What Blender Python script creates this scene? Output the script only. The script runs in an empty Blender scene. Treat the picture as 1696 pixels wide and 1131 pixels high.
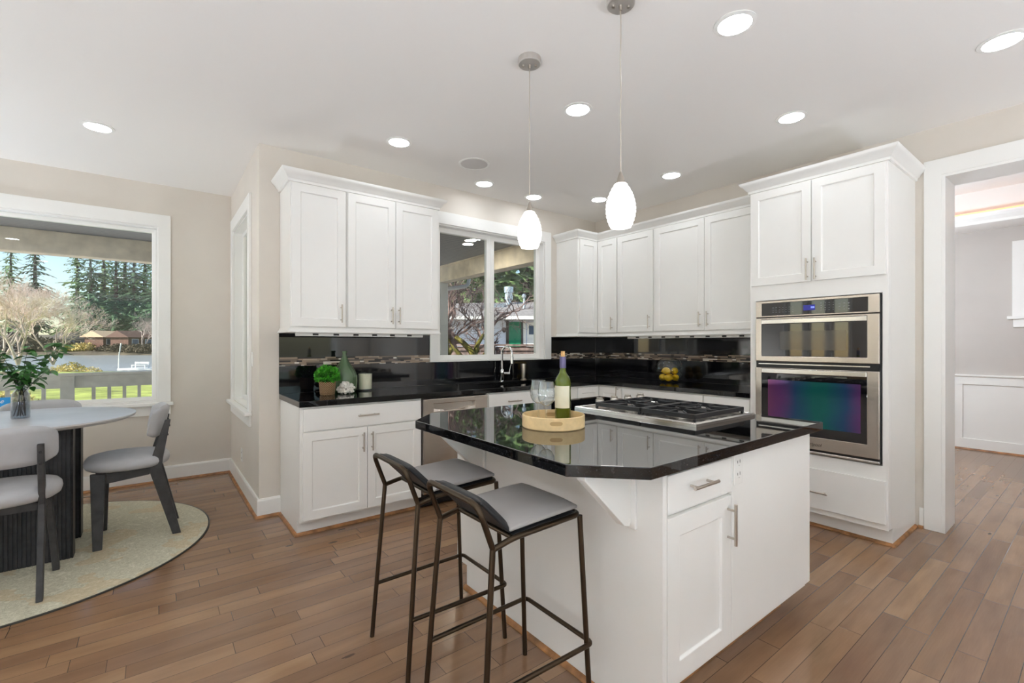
import bpy, bmesh, math, random
from mathutils import Vector, Matrix
random.seed(7)
S = bpy.context.scene
COL = S.collection
PI = math.pi

# ------------------------------------------------------------------ camera, world, sun, exposure
FPX, CX, CY, CAMH = 768.1, 848.0, 570.75, 1.288
TH = 0.91444                       # angle between the view direction and +x
cam_data = bpy.data.cameras.new('camera')
cam = bpy.data.objects.new('camera', cam_data)
COL.objects.link(cam)
cam.location = (0, 0, CAMH)
cam.rotation_euler = (PI/2, 0, TH - PI/2)
cam_data.sensor_width = 36.0
cam_data.lens = FPX * 36.0 / 1696.0
cam_data.shift_y = (CY - 565.5) / 1696.0
cam_data.clip_start = 0.02
cam_data.clip_end = 800
S.camera = cam

S.view_settings.view_transform = 'Standard'
S.view_settings.look = 'None'
S.view_settings.exposure = 0.0
S.view_settings.gamma = 1.0
S.view_settings.use_curve_mapping = False
S.cycles.diffuse_bounces = 8
S.cycles.glossy_bounces = 6
S.cycles.transparent_max_bounces = 24
S.cycles.max_bounces = 16

W = bpy.data.worlds.new('sky')
S.world = W
W.use_nodes = True
wn = W.node_tree
wn.nodes.clear()
wo = wn.nodes.new('ShaderNodeOutputWorld')
wb = wn.nodes.new('ShaderNodeBackground')
sk = wn.nodes.new('ShaderNodeTexSky')
sk.sky_type = 'NISHITA'
sk.sun_disc = False
sk.sun_elevation = math.radians(34)
sk.sun_rotation = math.radians(-80)
sk.air_density = 1.0
sk.dust_density = 0.6
wn.links.new(sk.outputs[0], wb.inputs[0])
wn.links.new(wb.outputs[0], wo.inputs[0])
wb.inputs[1].default_value = 0.22

sun_data = bpy.data.lights.new('sun', 'SUN')
sun_data.energy = 8.0
sun_data.angle = math.radians(0.6)
sun_data.color = (1.0, 0.93, 0.83)
sun = bpy.data.objects.new('sun', sun_data)
COL.objects.link(sun)
sun.rotation_euler = Vector((0.86, -0.02, -0.56)).to_track_quat('-Z', 'Y').to_euler()

CAN_W, PEND_E, UP_W = 34.0, 5.0, 66.0     # recessed lamp and pendant radiance, watts of each added uplight

# room dimensions (metres)
WY, WX, BX, FY, CEIL = 3.885, 4.283, 0.615, 5.469, 2.79
LX, BY = -3.2, -3.6                # left wall and wall behind the camera

def ray_at(u, v, D):               # a point D metres ahead, seen at pixel (u, v): used only to survey where far things stand
    k = (u - CX) / FPX
    return Vector((D*math.cos(TH) + k*D*math.sin(TH), D*math.sin(TH) - k*D*math.cos(TH), CAMH - (v - CY)/FPX*D))

# ------------------------------------------------------------------ helpers
ORG = {}
def lin(c):
    return tuple(((x/255/12.92) if x/255 <= 0.04045 else ((x/255+0.055)/1.055)**2.4) for x in c[:3]) + (1.0,)

class MB:
    def __init__(s): s.bm = bmesh.new()
    def face(s, pts):
        try: return s.bm.faces.new([s.bm.verts.new(p) for p in pts])
        except ValueError: pass
    def box(s, x0, x1, y0, y1, z0, z1):
        s.prism([(x0, y0), (x1, y0), (x1, y1), (x0, y1)], z0, z1); return s
    def prism(s, poly, a, b, ax='z'):
        m = {'z': lambda p, w: (p[0], p[1], w), 'y': lambda p, w: (p[0], w, p[1]), 'x': lambda p, w: (w, p[0], p[1])}[ax]
        lo = [s.bm.verts.new(m(p, a)) for p in poly]; hi = [s.bm.verts.new(m(p, b)) for p in poly]
        n = len(poly)
        fs = [s.bm.faces.new(lo[::-1]), s.bm.faces.new(hi)]
        for i in range(n):
            fs.append(s.bm.faces.new((lo[i], lo[(i+1) % n], hi[(i+1) % n], hi[i])))
        return s
    def plate(s, us, vs, filled, w0, w1, ax='z'):
        m = {'z': lambda u, v, w: (u, v, w), 'y': lambda u, v, w: (u, w, v), 'x': lambda u, v, w: (w, u, v)}[ax]
        V = {}
        def vt(i, j, k):
            if (i, j, k) not in V: V[(i, j, k)] = s.bm.verts.new(m(us[i], vs[j], (w0, w1)[k]))
            return V[(i, j, k)]
        nu, nv = len(us)-1, len(vs)-1
        f = lambda i, j: 0 <= i < nu and 0 <= j < nv and filled(i, j)
        for i in range(nu):
            for j in range(nv):
                if not f(i, j): continue
                s.bm.faces.new((vt(i, j, 0), vt(i, j+1, 0), vt(i+1, j+1, 0), vt(i+1, j, 0)))
                s.bm.faces.new((vt(i, j, 1), vt(i+1, j, 1), vt(i+1, j+1, 1), vt(i, j+1, 1)))
                for (di, dj, a, b) in ((-1, 0, (i, j), (i, j+1)), (1, 0, (i+1, j+1), (i+1, j)), (0, -1, (i+1, j), (i, j)), (0, 1, (i, j+1), (i+1, j+1))):
                    if not f(i+di, j+dj):
                        s.bm.faces.new((vt(*a, 0), vt(*a, 1), vt(*b, 1), vt(*b, 0)))
        return s
    def tube(s, pts, r, seg=8, cap=True):
        pts = [Vector(p) for p in pts]; n = len(pts)
        rs = r if isinstance(r, (list, tuple)) else [r]*n
        T = []
        for i in range(n):
            t = (pts[min(i+1, n-1)] - pts[max(i-1, 0)])
            T.append(t.normalized() if t.length > 1e-9 else Vector((0, 0, 1)))
        a = Vector((0, 0, 1)) if abs(T[0].z) < 0.9 else Vector((1, 0, 0))
        nrm = (a - T[0]*a.dot(T[0])).normalized()
        rings = []
        for i in range(n):
            nrm = (nrm - T[i]*nrm.dot(T[i])).normalized(); bi = T[i].cross(nrm)
            rings.append([s.bm.verts.new(pts[i] + (nrm*math.cos(2*PI*k/seg) + bi*math.sin(2*PI*k/seg))*rs[i]) for k in range(seg)])
        for i in range(n-1):
            for k in range(seg):
                s.bm.faces.new((rings[i][k], rings[i][(k+1) % seg], rings[i+1][(k+1) % seg], rings[i+1][k]))
        if cap:
            s.bm.faces.new(rings[0][::-1]); s.bm.faces.new(rings[-1])
        return s
    def lathe(s, prof, c=(0, 0, 0), seg=32, sx=1, sy=1, a0=0):
        rings = []
        for r, z in prof:
            if r < 1e-6: rings.append([s.bm.verts.new((c[0], c[1], c[2]+z))])
            else: rings.append([s.bm.verts.new((c[0]+sx*r*math.cos(a0+2*PI*k/seg), c[1]+sy*r*math.sin(a0+2*PI*k/seg), c[2]+z)) for k in range(seg)])
        for A, B in zip(rings, rings[1:]):
            for k in range(seg):
                k2 = (k+1) % seg
                if len(A) == 1 and len(B) == 1: continue
                if len(A) == 1: s.bm.faces.new((A[0], B[k2], B[k]))
                elif len(B) == 1: s.bm.faces.new((A[k], A[k2], B[0]))
                else: s.bm.faces.new((A[k], A[k2], B[k2], B[k]))
        if len(rings[0]) > 1 and len(rings[-1]) > 1 and prof[0] == prof[-1]: pass
        return s
    def ellipsoid(s, c, rx, ry, rz, seg=20, rings=12):
        s.lathe([(math.sin(PI*i/rings), -math.cos(PI*i/rings)*rz) for i in range(rings+1)], c, seg, rx, ry); return s
    def sweep(s, prof, path, side=1, closed=False):
        """prof: closed list of (out, z); path: xy points; out is to the right of travel (side=1) or left (-1)"""
        P = [Vector(p) for p in path]; n = len(P)
        sg = [(P[(i+1) % n]-P[i]).normalized() for i in range(n if closed else n-1)]
        nr = [Vector((d.y, -d.x))*side for d in sg]
        rings = []
        for i in range(n):
            if closed: a, b = nr[i-1], nr[i]
            else: a, b = nr[max(i-1, 0)], nr[min(i, n-2)]
            m = (a+b)/(1+a.dot(b))
            rings.append([s.bm.verts.new((P[i].x+m.x*o, P[i].y+m.y*o, z)) for o, z in prof])
        k = len(prof)
        for i in range(n if closed else n-1):
            A, B = rings[i], rings[(i+1) % n]
            for j in range(k): s.bm.faces.new((A[j], A[(j+1) % k], B[(j+1) % k], B[j]))
        if not closed:
            s.bm.faces.new(rings[0][::-1]); s.bm.faces.new(rings[-1])
        return s

def link(o): COL.objects.link(o); return o

def props(o, label=None, cat=None, group=None, kind=None):
    if label: o['label'] = label
    if cat: o['category'] = cat
    if group: o['group'] = group
    if kind: o['kind'] = kind
    return o

def obj(name, mb, mat, parent=None, loc=None, bevel=0, smooth=None, label=None, cat=None, group=None, kind=None, segs=2):
    bm = mb.bm
    off = ORG.get(parent.name, Vector((0, 0, 0))) if parent else Vector(loc or (0, 0, 0))
    if off.length > 0: bmesh.ops.translate(bm, verts=bm.verts, vec=-off)
    bmesh.ops.recalc_face_normals(bm, faces=bm.faces)
    me = bpy.data.meshes.new(name); bm.to_mesh(me); bm.free()
    for m in (mat if isinstance(mat, (list, tuple)) else [mat]): me.materials.append(m)
    if smooth is not None:
        me.shade_smooth()
        if smooth < 179: me.set_sharp_from_angle(angle=math.radians(smooth))
    o = link(bpy.data.objects.new(name, me))
    if parent: o.parent = parent
    else: o.location = off
    ORG[o.name] = off
    if bevel:
        b = o.modifiers.new('bevel', 'BEVEL'); b.width = bevel; b.segments = segs; b.limit_method = 'ANGLE'; b.angle_limit = math.radians(40)
        b.harden_normals = False
    return props(o, label, cat, group, kind)

def thing(name, label, cat, loc=(0, 0, 0), group=None):
    o = link(bpy.data.objects.new(name, None)); o.location = loc; o.empty_display_size = 0.1
    ORG[o.name] = Vector(loc)
    return props(o, label, cat, group)

def dup(root, loc, rotz=0, label=None, group=None, scale=None):
    r = root.copy(); link(r); r.location = loc; r.rotation_euler = (0, 0, rotz)
    if scale: r.scale = scale
    if label: r['label'] = label
    if group: r['group'] = group
    for ch in list(root.children):
        c = ch.copy(); link(c); c.parent = r
        for g in list(ch.children):
            d = g.copy(); link(d); d.parent = c
    return r

# ------------------------------------------------------------------ materials
class NT:
    def __init__(s, m): s.t = m.node_tree; s.n = s.t.nodes; s.l = s.t.links
    def add(s, ty, **kw):
        n = s.n.new(ty)
        for k, v in kw.items(): setattr(n, k, v)
        return n
    def put(s, sock, v):
        if hasattr(v, 'is_linked') or isinstance(v, bpy.types.NodeSocket): s.l.new(v, sock)
        else: sock.default_value = v
    def m(s, op, a, b=0.0, c=None):
        n = s.add('ShaderNodeMath', operation=op); s.put(n.inputs[0], a); s.put(n.inputs[1], b)
        if c is not None: s.put(n.inputs[2], c)
        return n.outputs[0]
    def xyz(s, kind='Object'):
        tc = s.add('ShaderNodeTexCoord'); sp = s.add('ShaderNodeSeparateXYZ'); s.l.new(tc.outputs[kind], sp.inputs[0]); return tc.outputs[kind], sp.outputs
    def comb(s, x, y, z):
        n = s.add('ShaderNodeCombineXYZ')
        for i, v in enumerate((x, y, z)): s.put(n.inputs[i], v)
        return n.outputs[0]
    def noise(s, vec, scale, detail=3, rough=0.55, dist=0):
        n = s.add('ShaderNodeTexNoise'); s.l.new(vec, n.inputs['Vector']); n.inputs['Scale'].default_value = scale
        n.inputs['Detail'].default_value = detail; n.inputs['Roughness'].default_value = rough; n.inputs['Distortion'].default_value = dist
        return n.outputs['Fac']
    def white(s, vec):
        n = s.add('ShaderNodeTexWhiteNoise', noise_dimensions='3D'); s.l.new(vec, n.inputs['Vector']); return n.outputs['Value']
    def ramp(s, fac, stops, const=False):
        n = s.add('ShaderNodeValToRGB'); s.l.new(fac, n.inputs[0]); e = n.color_ramp.elements
        n.color_ramp.interpolation = 'CONSTANT' if const else 'LINEAR'
        while len(e) < len(stops): e.new(0.5)
        for i, (p, c) in enumerate(stops): e[i].position = p; e[i].color = lin(c)
        return n.outputs[0]
    def mix(s, fac, a, b, mode='MIX'):
        n = s.add('ShaderNodeMix', data_type='RGBA', blend_type=mode); s.put(n.inputs['Factor'], fac)
        s.put(n.inputs['A'], a) if not isinstance(a, tuple) else setattr(n.inputs[6], 'default_value', a)
        s.put(n.inputs['B'], b) if not isinstance(b, tuple) else setattr(n.inputs[7], 'default_value', b)
        return n.outputs[2]

def _mix_fix(nt, fac, a, b, mode='MIX'):
    n = nt.add('ShaderNodeMix', data_type='RGBA', blend_type=mode)
    nt.put(n.inputs[0], fac); nt.put(n.inputs[6], a); nt.put(n.inputs[7], b)
    return n.outputs[2]
NT.mix = _mix_fix

def mat(name):
    m = bpy.data.materials.new(name); m.use_nodes = True
    return m, NT(m), m.node_tree.nodes['Principled BSDF']

def P(name, col, rough=0.5, metal=0.0, ior=1.5, noise=None, bump=None, emit=None, coat=0, sheen=0):
    """plain material; noise=(scale, amount) varies the colour, bump=(scale, strength)"""
    m, t, b = mat(name)
    b.inputs['Base Color'].default_value = lin(col); b.inputs['Roughness'].default_value = rough
    b.inputs['Metallic'].default_value = metal; b.inputs['IOR'].default_value = ior
    b.inputs['Coat Weight'].default_value = coat
    if sheen: b.inputs['Sheen Weight'].default_value = sheen
    if noise or bump: co, _ = t.xyz()
    if noise:
        f = t.noise(co, noise[0], 4)
        lo = tuple(max(0, c*(1-noise[1])) for c in col); hi = tuple(min(255, c*(1+noise[1])) for c in col)
        t.l.new(t.ramp(f, [(0.3, lo), (0.7, hi)]), b.inputs['Base Color'])
    if bump:
        bn = t.add('ShaderNodeBump'); bn.inputs['Strength'].default_value = bump[1]; bn.inputs['Distance'].default_value = 0.002
        t.l.new(t.noise(co, bump[0], 3), bn.inputs['Height']); t.l.new(bn.outputs[0], b.inputs['Normal'])
    if emit:
        b.inputs['Emission Color'].default_value = lin(emit[0]); b.inputs['Emission Strength'].default_value = emit[1]
    return m

def clear(name, tint=(255, 255, 255), ior=1.45, rough=0.0, gain=1.0, body=None):
    """a clear thin shell: straight transmission plus a Fresnel reflection"""
    m, t, b = mat(name); t.n.remove(b)
    out = t.n['Material Output']
    tr = t.add('ShaderNodeBsdfTransparent'); tr.inputs[0].default_value = lin(tint)
    gl = t.add('ShaderNodeBsdfGlossy'); gl.inputs['Roughness'].default_value = rough
    fr = t.add('ShaderNodeFresnel'); ge = t.add('ShaderNodeNewGeometry')
    t.l.new(t.m('MULTIPLY_ADD', ge.outputs['Backfacing'], 1/ior-ior, ior), fr.inputs['IOR'])
    mx = t.add('ShaderNodeMixShader')
    t.l.new(t.m('MULTIPLY', fr.outputs[0], gain), mx.inputs[0]); t.l.new(tr.outputs[0], mx.inputs[1]); t.l.new(gl.outputs[0], mx.inputs[2])
    if body:                        # cloudy glass: part of the light scatters in the coloured body
        df = t.add('ShaderNodeBsdfDiffuse'); df.inputs[0].default_value = lin(body[0]); tl = t.add('ShaderNodeBsdfTranslucent'); tl.inputs[0].default_value = lin(body[0])
        m1 = t.add('ShaderNodeMixShader'); t.l.new(df.outputs[0], m1.inputs[1]); t.l.new(tl.outputs[0], m1.inputs[2])
        m2 = t.add('ShaderNodeMixShader'); m2.inputs[0].default_value = body[1]
        t.l.new(tr.outputs[0], m2.inputs[1]); t.l.new(m1.outputs[0], m2.inputs[2]); t.l.new(m2.outputs[0], mx.inputs[1])
    t.l.new(mx.outputs[0], out.inputs[0])
    return m

M = {}
M['wall'] = P('wall_paint', (219, 212, 202), 0.85, noise=(3, 0.012))
M['wall_grey'] = P('dining_wall_paint', (196, 190, 184), 0.85, noise=(3, 0.01))
M['ceil'] = P('ceiling_paint', (238, 235, 231), 0.9, bump=(120, 0.05))
M['trim'] = P('white_trim_paint', (240, 239, 235), 0.35)
M['cab'] = P('white_cabinet_paint', (241, 240, 236), 0.32, noise=(2, 0.008))
M['cabdark'] = P('cabinet_gap', (60, 58, 55), 0.8)
M['oak'] = P('stained_shoe_wood', (146, 102, 62), 0.4, noise=(14, 0.25))
M['nickel'] = P('brushed_nickel', (190, 182, 172), 0.28, 1.0)
M['chrome'] = P('chrome', (225, 226, 228), 0.06, 1.0)
M['black'] = P('black_enamel', (16, 16, 18), 0.3)
M['iron'] = P('cast_iron', (24, 25, 28), 0.42, bump=(300, 0.2))
M['rubber'] = P('dark_rubber', (14, 14, 14), 0.6)
M['bronze'] = P('bronze_tube', (74, 62, 49), 0.34, 0.9)
M['graycush'] = P('grey_seat_leather', (160, 156, 153), 0.5, noise=(5, 0.03), bump=(180, 0.08))
M['darkback'] = P('charcoal_back_cloth', (36, 37, 39), 0.55, bump=(260, 0.15))
M['chairfab'] = P('pale_grey_upholstery', (178, 178, 180), 0.6, noise=(8, 0.03), bump=(240, 0.12))
M['blackwood'] = P('charcoal_stained_wood', (52, 51, 51), 0.5, noise=(20, 0.2))
M['flute'] = P('black_fluted_wood', (40, 40, 42), 0.5, noise=(26, 0.25))
M['tabletop'] = P('pale_stone_tabletop', (196, 194, 194), 0.3, noise=(4, 0.04))
M['white_plastic'] = P('white_plastic', (238, 237, 233), 0.4)
M['glass'] = clear('window_glass', (248, 251, 250), 1.5)
M['crystal'] = clear('wine_glass_crystal', (250, 252, 252), 1.6, gain=1.8, body=((235, 238, 240), 0.05))
M['vase_glass'] = clear('vase_glass', (226, 228, 232), 1.5, gain=1.5)
M['bowl_glass'] = clear('bowl_glass', (250, 252, 252), 1.5, gain=1.2)
M['green_glass'] = clear('pale_green_glass', (206, 224, 200), 1.5, gain=1.6, body=((170, 200, 160), 0.36))
M['bottle_glass'] = clear('olive_bottle_glass', (176, 192, 60), 1.5, gain=1.5, body=((150, 172, 36), 0.4))
M['wine'] = P('wine', (70, 84, 14), 0.1)
M['cork'] = P('cork', (214, 170, 112), 0.8, noise=(90, 0.12))
M['capsule'] = P('violet_foil', (98, 92, 128), 0.35, 0.3)
M['paper'] = P('cream_label', (224, 220, 196), 0.7, noise=(30, 0.02))
M['bamboo'] = P('pale_bamboo', (224, 196, 146), 0.45, noise=(18, 0.06))
M['coral'] = P('white_coral', (225, 220, 212), 0.8, bump=(160, 0.5))
M['wax'] = P('ivory_wax', (250, 240, 214), 0.5)
M['lemon'] = P('lemon_skin', (236, 190, 34), 0.42, noise=(12, 0.05), bump=(220, 0.35))
M['leaf'] = P('boxwood_leaf', (62, 138, 34), 0.5, noise=(30, 0.45))
M['leaf2'] = P('branch_leaf', (52, 98, 42), 0.42, noise=(12, 0.35))
M['stem'] = P('dark_stem', (48, 42, 36), 0.6)
M['blue'] = P('bright_blue_board', (18, 140, 206), 0.5)
M['lamp'] = P('lamp_lens', (255, 255, 255), 0.5, emit=((244, 249, 255), CAN_W))
M['fill_uplamp'] = P('fill_uplight_diffuser', (255, 255, 255), 0.5, emit=((230, 242, 255), UP_W/(PI*PI*0.172**2)))
M['porch_lamp'] = P('porch_fill_lens', (255, 255, 255), 0.5, emit=((255, 242, 224), 150.0))  # emitter of the lights added to brighten the porch
M['pendant'] = P('lit_white_glass', (250, 250, 250), 0.3, emit=((255, 247, 238), PEND_E))
M['cove'] = P('amber_cove_strip', (255, 200, 150), 0.5, emit=((255, 160, 96), 1.3))
M['display'] = P('blue_display', (20, 24, 90), 0.2, emit=((30, 40, 190), 0.35))
M['digits'] = P('lit_digits', (150, 170, 255), 0.3, emit=((120, 140, 255), 1.0))
M['mark'] = P('grey_panel_print', (150, 150, 152), 0.5)
M['dark_glass'] = P('black_oven_glass', (18, 17, 20), 0.03, ior=1.75)
M['cavity'] = P('oven_window_tint', (70, 68, 64), 0.05, ior=1.6)

def steel():
    m, t, b = mat('stainless_steel')
    b.inputs['Metallic'].default_value = 1.0
    co, s = t.xyz()
    v = t.comb(t.m('MULTIPLY', s[0], 2.0), t.m('MULTIPLY', s[1], 2.0), t.m('MULTIPLY', s[2], 160.0))
    f = t.noise(v, 6, 2)
    t.l.new(t.ramp(f, [(0.3, (192, 184, 175)), (0.7, (206, 198, 189))]), b.inputs['Base Color'])
    t.l.new(t.m('MULTIPLY_ADD', f, 0.1, 0.20), b.inputs['Roughness'])
    b.inputs['Anisotropic'].default_value = 0.5
    return m
M['steel'] = steel()
M['steel_bright'] = P('bright_steel', (226, 224, 220), 0.22, 1.0)

def granite(name, ior, spec=0.5):
    m, t, b = mat(name)
    co, s = t.xyz()
    vo = t.add('ShaderNodeTexVoronoi'); t.l.new(co, vo.inputs['Vector']); vo.inputs['Scale'].default_value = 420
    n = t.noise(co, 90, 4)
    f = t.m('MULTIPLY', t.m('GREATER_THAN', t.white(vo.outputs['Position']), 0.93), t.m('GREATER_THAN', n, 0.5))
    base = t.ramp(n, [(0.35, (4, 4, 5)), (0.75, (16, 16, 18))])
    t.l.new(t.mix(f, base, lin((66, 66, 70))), b.inputs['Base Color'])
    b.inputs['Roughness'].default_value = 0.025; b.inputs['IOR'].default_value = ior
    return m
M['granite'] = granite('polished_black_granite', 1.55)
M['island_granite'] = granite('mirror_polished_black_granite', 4.6)

def tile(name, axis, joint):
    m, t, b = mat(name)
    co, s = t.xyz('Object')
    u = t.m('DIVIDE', t.m('SUBTRACT', s[axis], joint), 0.3048)
    fr = t.m('ABSOLUTE', t.m('SUBTRACT', t.m('FRACT', t.m('ADD', u, 100.5)), 0.5))
    g = t.m('LESS_THAN', fr, 0.004)
    n = t.noise(co, 300, 2)
    base = t.ramp(n, [(0.45, (7, 7, 10)), (0.8, (34, 34, 38))])
    t.l.new(t.mix(g, base, lin((2, 2, 2))), b.inputs['Base Color'])
    b.inputs['Roughness'].default_value = 0.05; b.inputs['IOR'].default_value = 1.65
    return m
M['tile_back'] = tile('black_tile_back', 0, 1.052)
M['tile_right'] = tile('black_tile_right', 1, 2.343)

def mosaic():
    m, t, b = mat('linear_glass_mosaic')
    co, s = t.xyz('Object')
    row = t.m('FLOOR', t.m('DIVIDE', s[2], 0.0125))
    rz = t.m('FRACT', t.m('DIVIDE', s[2], 0.0125))
    rnd = t.white(t.comb(row, 3.1, 7.7))
    u0 = t.m('SUBTRACT', s[0], s[1])
    u = t.m('ADD', t.m('DIVIDE', u0, t.m('MULTIPLY_ADD', rnd, 0.05, 0.045)), t.m('MULTIPLY', rnd, 31.7))
    cell = t.m('FLOOR', t.m('ADD', u, t.m('MULTIPLY', t.m('SINE', t.m('MULTIPLY', u, 2.3)), 0.45)))
    c = t.white(t.comb(cell, row, 1.3))
    col = t.ramp(c, [(0.0, (150, 130, 112)), (0.30, (112, 98, 86)), (0.50, (46, 40, 38)), (0.66, (172, 154, 136)), (0.82, (226, 218, 204)), (0.92, (92, 84, 78))], True)
    g = t.m('LESS_THAN', rz, 0.10)
    t.l.new(t.mix(g, col, lin((70, 62, 56))), b.inputs['Base Color'])
    b.inputs['Roughness'].default_value = 0.15
    return m
M['mosaic'] = mosaic()

def floorwood():
    m, t, b = mat('wide_maple_planks')
    co, s = t.xyz('Object')
    pw = 0.0915
    yy = t.m('DIVIDE', t.m('ADD', s[1], 20.0), pw)
    row = t.m('FLOOR', yy); fy = t.m('FRACT', yy)
    r1 = t.white(t.comb(row, 0.5, 0.5))
    ln = t.m('MULTIPLY_ADD', r1, 0.5, 0.55)
    xx = t.m('ADD', t.m('DIVIDE', t.m('ADD', s[0], 30.0), ln), t.m('MULTIPLY', r1, 57.3))
    xi0 = t.m('FLOOR', xx)
    xj = t.m('ADD', xx, t.m('MULTIPLY', t.m('SUBTRACT', t.white(t.comb(row, 8.5, 2.5)), 0.5), 0.8))
    cell = t.m('FLOOR', xj); fx = t.m('FRACT', xj)
    pid = t.white(t.comb(cell, row, 4.2)); pid2 = t.white(t.comb(cell, row, 9.9))
    v = t.comb(t.m('ADD', t.m('MULTIPLY', s[0], 1.1), t.m('MULTIPLY', pid, 40)), t.m('ADD', t.m('MULTIPLY', s[1], 6.0), t.m('MULTIPLY', pid2, 17)), pid)
    g1 = t.noise(v, 2.6, 2, 0.4, 0.3)
    v2 = t.comb(t.m('ADD', t.m('MULTIPLY', s[0], 3.0), t.m('MULTIPLY', pid2, 31)), t.m('MULTIPLY', s[1], 60.0), pid)
    g2 = t.noise(v2, 3.0, 3, 0.5)
    base = t.ramp(pid, [(0.0, (131, 99, 74)), (0.22, (153, 119, 89)), (0.45, (141, 109, 84)), (0.7, (165, 131, 99)), (0.86, (149, 116, 89)), (1.0, (135, 105, 83))])
    grain = t.ramp(g1, [(0.2, (214, 208, 204)), (0.5, (238, 236, 234)), (0.8, (255, 253, 250))])
    c1 = t.mix(0.8, base, grain, 'MULTIPLY')
    c2 = t.mix(0.10, c1, t.ramp(g2, [(0.3, (150, 142, 136)), (0.7, (255, 255, 255))]), 'MULTIPLY')
    kn = t.add('ShaderNodeTexVoronoi'); t.l.new(t.comb(t.m('ADD', t.m('MULTIPLY', s[0], 1.6), t.m('MULTIPLY', pid, 9)), t.m('ADD', t.m('MULTIPLY', s[1], 4.4), t.m('MULTIPLY', pid2, 5)), 0.0), kn.inputs['Vector']); kn.inputs['Scale'].default_value = 1.0
    kf = t.m('MULTIPLY', t.m('LESS_THAN', t.m('ADD', kn.outputs['Distance'], t.m('MULTIPLY', g2, 0.06)), 0.075), t.m('GREATER_THAN', pid2, 0.35))
    c3 = t.mix(t.m('MULTIPLY', kf, 0.75), c2, lin((58, 44, 36)))
    gap = t.m('MAXIMUM', t.m('LESS_THAN', fy, 0.026), t.m('LESS_THAN', fx, 0.0038))
    c4 = t.mix(t.m('MULTIPLY', gap, 0.85), c3, lin((58, 45, 37)))
    t.l.new(c4, b.inputs['Base Color'])
    b.inputs['Roughness'].default_value = 0.2
    b.inputs['IOR'].default_value = 1.62
    bn = t.add('ShaderNodeBump'); bn.inputs['Strength'].default_value = 0.35; bn.inputs['Distance'].default_value = 0.001
    h = t.m('SUBTRACT', 1.0, gap)
    t.l.new(h, bn.inputs['Height']); t.l.new(bn.outputs[0], b.inputs['Normal'])
    return m
M['floor'] = floorwood()

def rugmat():
    m, t, b = mat('faded_damask_rug')
    co, s = t.xyz('Object')
    a = t.noise(co, 16, 5, 0.6, 2.2); c = t.noise(co, 3.2, 3)
    d = t.noise(co, 60, 2)
    pat = t.ramp(a, [(0.40, (210, 206, 184)), (0.46, (180, 176, 152)), (0.49, (218, 214, 194)), (0.54, (190, 185, 160)), (0.60, (218, 214, 194))])
    warm = t.mix(t.m('MULTIPLY', t.m('GREATER_THAN', c, 0.56), 0.35), pat, lin((204, 172, 122)))
    t.l.new(t.mix(0.25, warm, t.ramp(d, [(0.3, (170, 165, 150)), (0.7, (255, 255, 255))]), 'MULTIPLY'), b.inputs['Base Color'])
    b.inputs['Roughness'].default_value = 0.95
    return m
M['rug'] = rugmat()
M['rug_edge'] = P('dark_rug_binding', (64, 62, 56), 0.9)

def wicker():
    m, t, b = mat('woven_wicker')
    co, s = t.xyz('Object')
    ang = t.m('ARCTAN2', s[1], s[0])
    z = t.m('DIVIDE', s[2], 0.0075)
    k = t.m('SINE', t.m('ADD', t.m('MULTIPLY', ang, 22.0), t.m('MULTIPLY', t.m('FLOOR', z), PI)))
    rz = t.m('SINE', t.m('MULTIPLY', t.m('FRACT', z), PI))
    h = t.m('MULTIPLY', t.m('MULTIPLY_ADD', k, 0.5, 0.5), rz)
    t.l.new(t.ramp(h, [(0.0, (122, 84, 48)), (0.4, (184, 142, 96)), (0.9, (226, 202, 168))]), b.inputs['Base Color'])
    bn = t.add('ShaderNodeBump'); bn.inputs['Distance'].default_value = 0.006; t.l.new(h, bn.inputs['Height']); t.l.new(bn.outputs[0], b.inputs['Normal'])
    b.inputs['Roughness'].default_value = 0.7
    return m
M['wicker'] = wicker()

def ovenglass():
    """coated lower oven window: its iridescent sheen is painted violet at the ends, teal in the middle"""
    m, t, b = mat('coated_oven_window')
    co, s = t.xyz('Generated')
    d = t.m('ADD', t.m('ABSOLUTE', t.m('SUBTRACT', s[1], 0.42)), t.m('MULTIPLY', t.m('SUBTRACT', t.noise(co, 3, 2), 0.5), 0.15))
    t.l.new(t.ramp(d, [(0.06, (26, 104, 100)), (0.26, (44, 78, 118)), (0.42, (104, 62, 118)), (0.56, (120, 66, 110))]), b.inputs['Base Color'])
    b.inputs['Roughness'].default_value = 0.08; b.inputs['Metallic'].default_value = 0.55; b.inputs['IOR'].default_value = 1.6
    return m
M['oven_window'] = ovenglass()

# outdoors
M['porchboard'] = P('grey_porch_boards', (150, 150, 152), 0.7)
def boards():
    m, t, b = mat('grey_beadboard')
    co, s = t.xyz('Object')
    fr = t.m('FRACT', t.m('DIVIDE', t.m('ADD', s[1], 50.0), 0.09))
    t.l.new(t.mix(t.m('LESS_THAN', fr, 0.1), lin((156, 157, 160)), lin((104, 105, 108))), b.inputs['Base Color'])
    b.inputs['Roughness'].default_value = 0.7
    return m
M['beadboard'] = boards()
M['beam'] = P('cream_painted_beam', (232, 219, 198), 0.75, noise=(5, 0.08))
M['railpaint'] = P('grey_white_rail_paint', (218, 214, 206), 0.7, noise=(8, 0.05))
M['darktrim'] = P('dark_brown_fascia', (58, 48, 42), 0.7)
M['grass'] = P('sunlit_lawn', (160, 168, 84), 0.9, noise=(1.2, 0.25))
M['bankmat'] = P('far_bank_scrub', (98, 88, 72), 0.95, noise=(0.35, 0.3))
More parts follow.
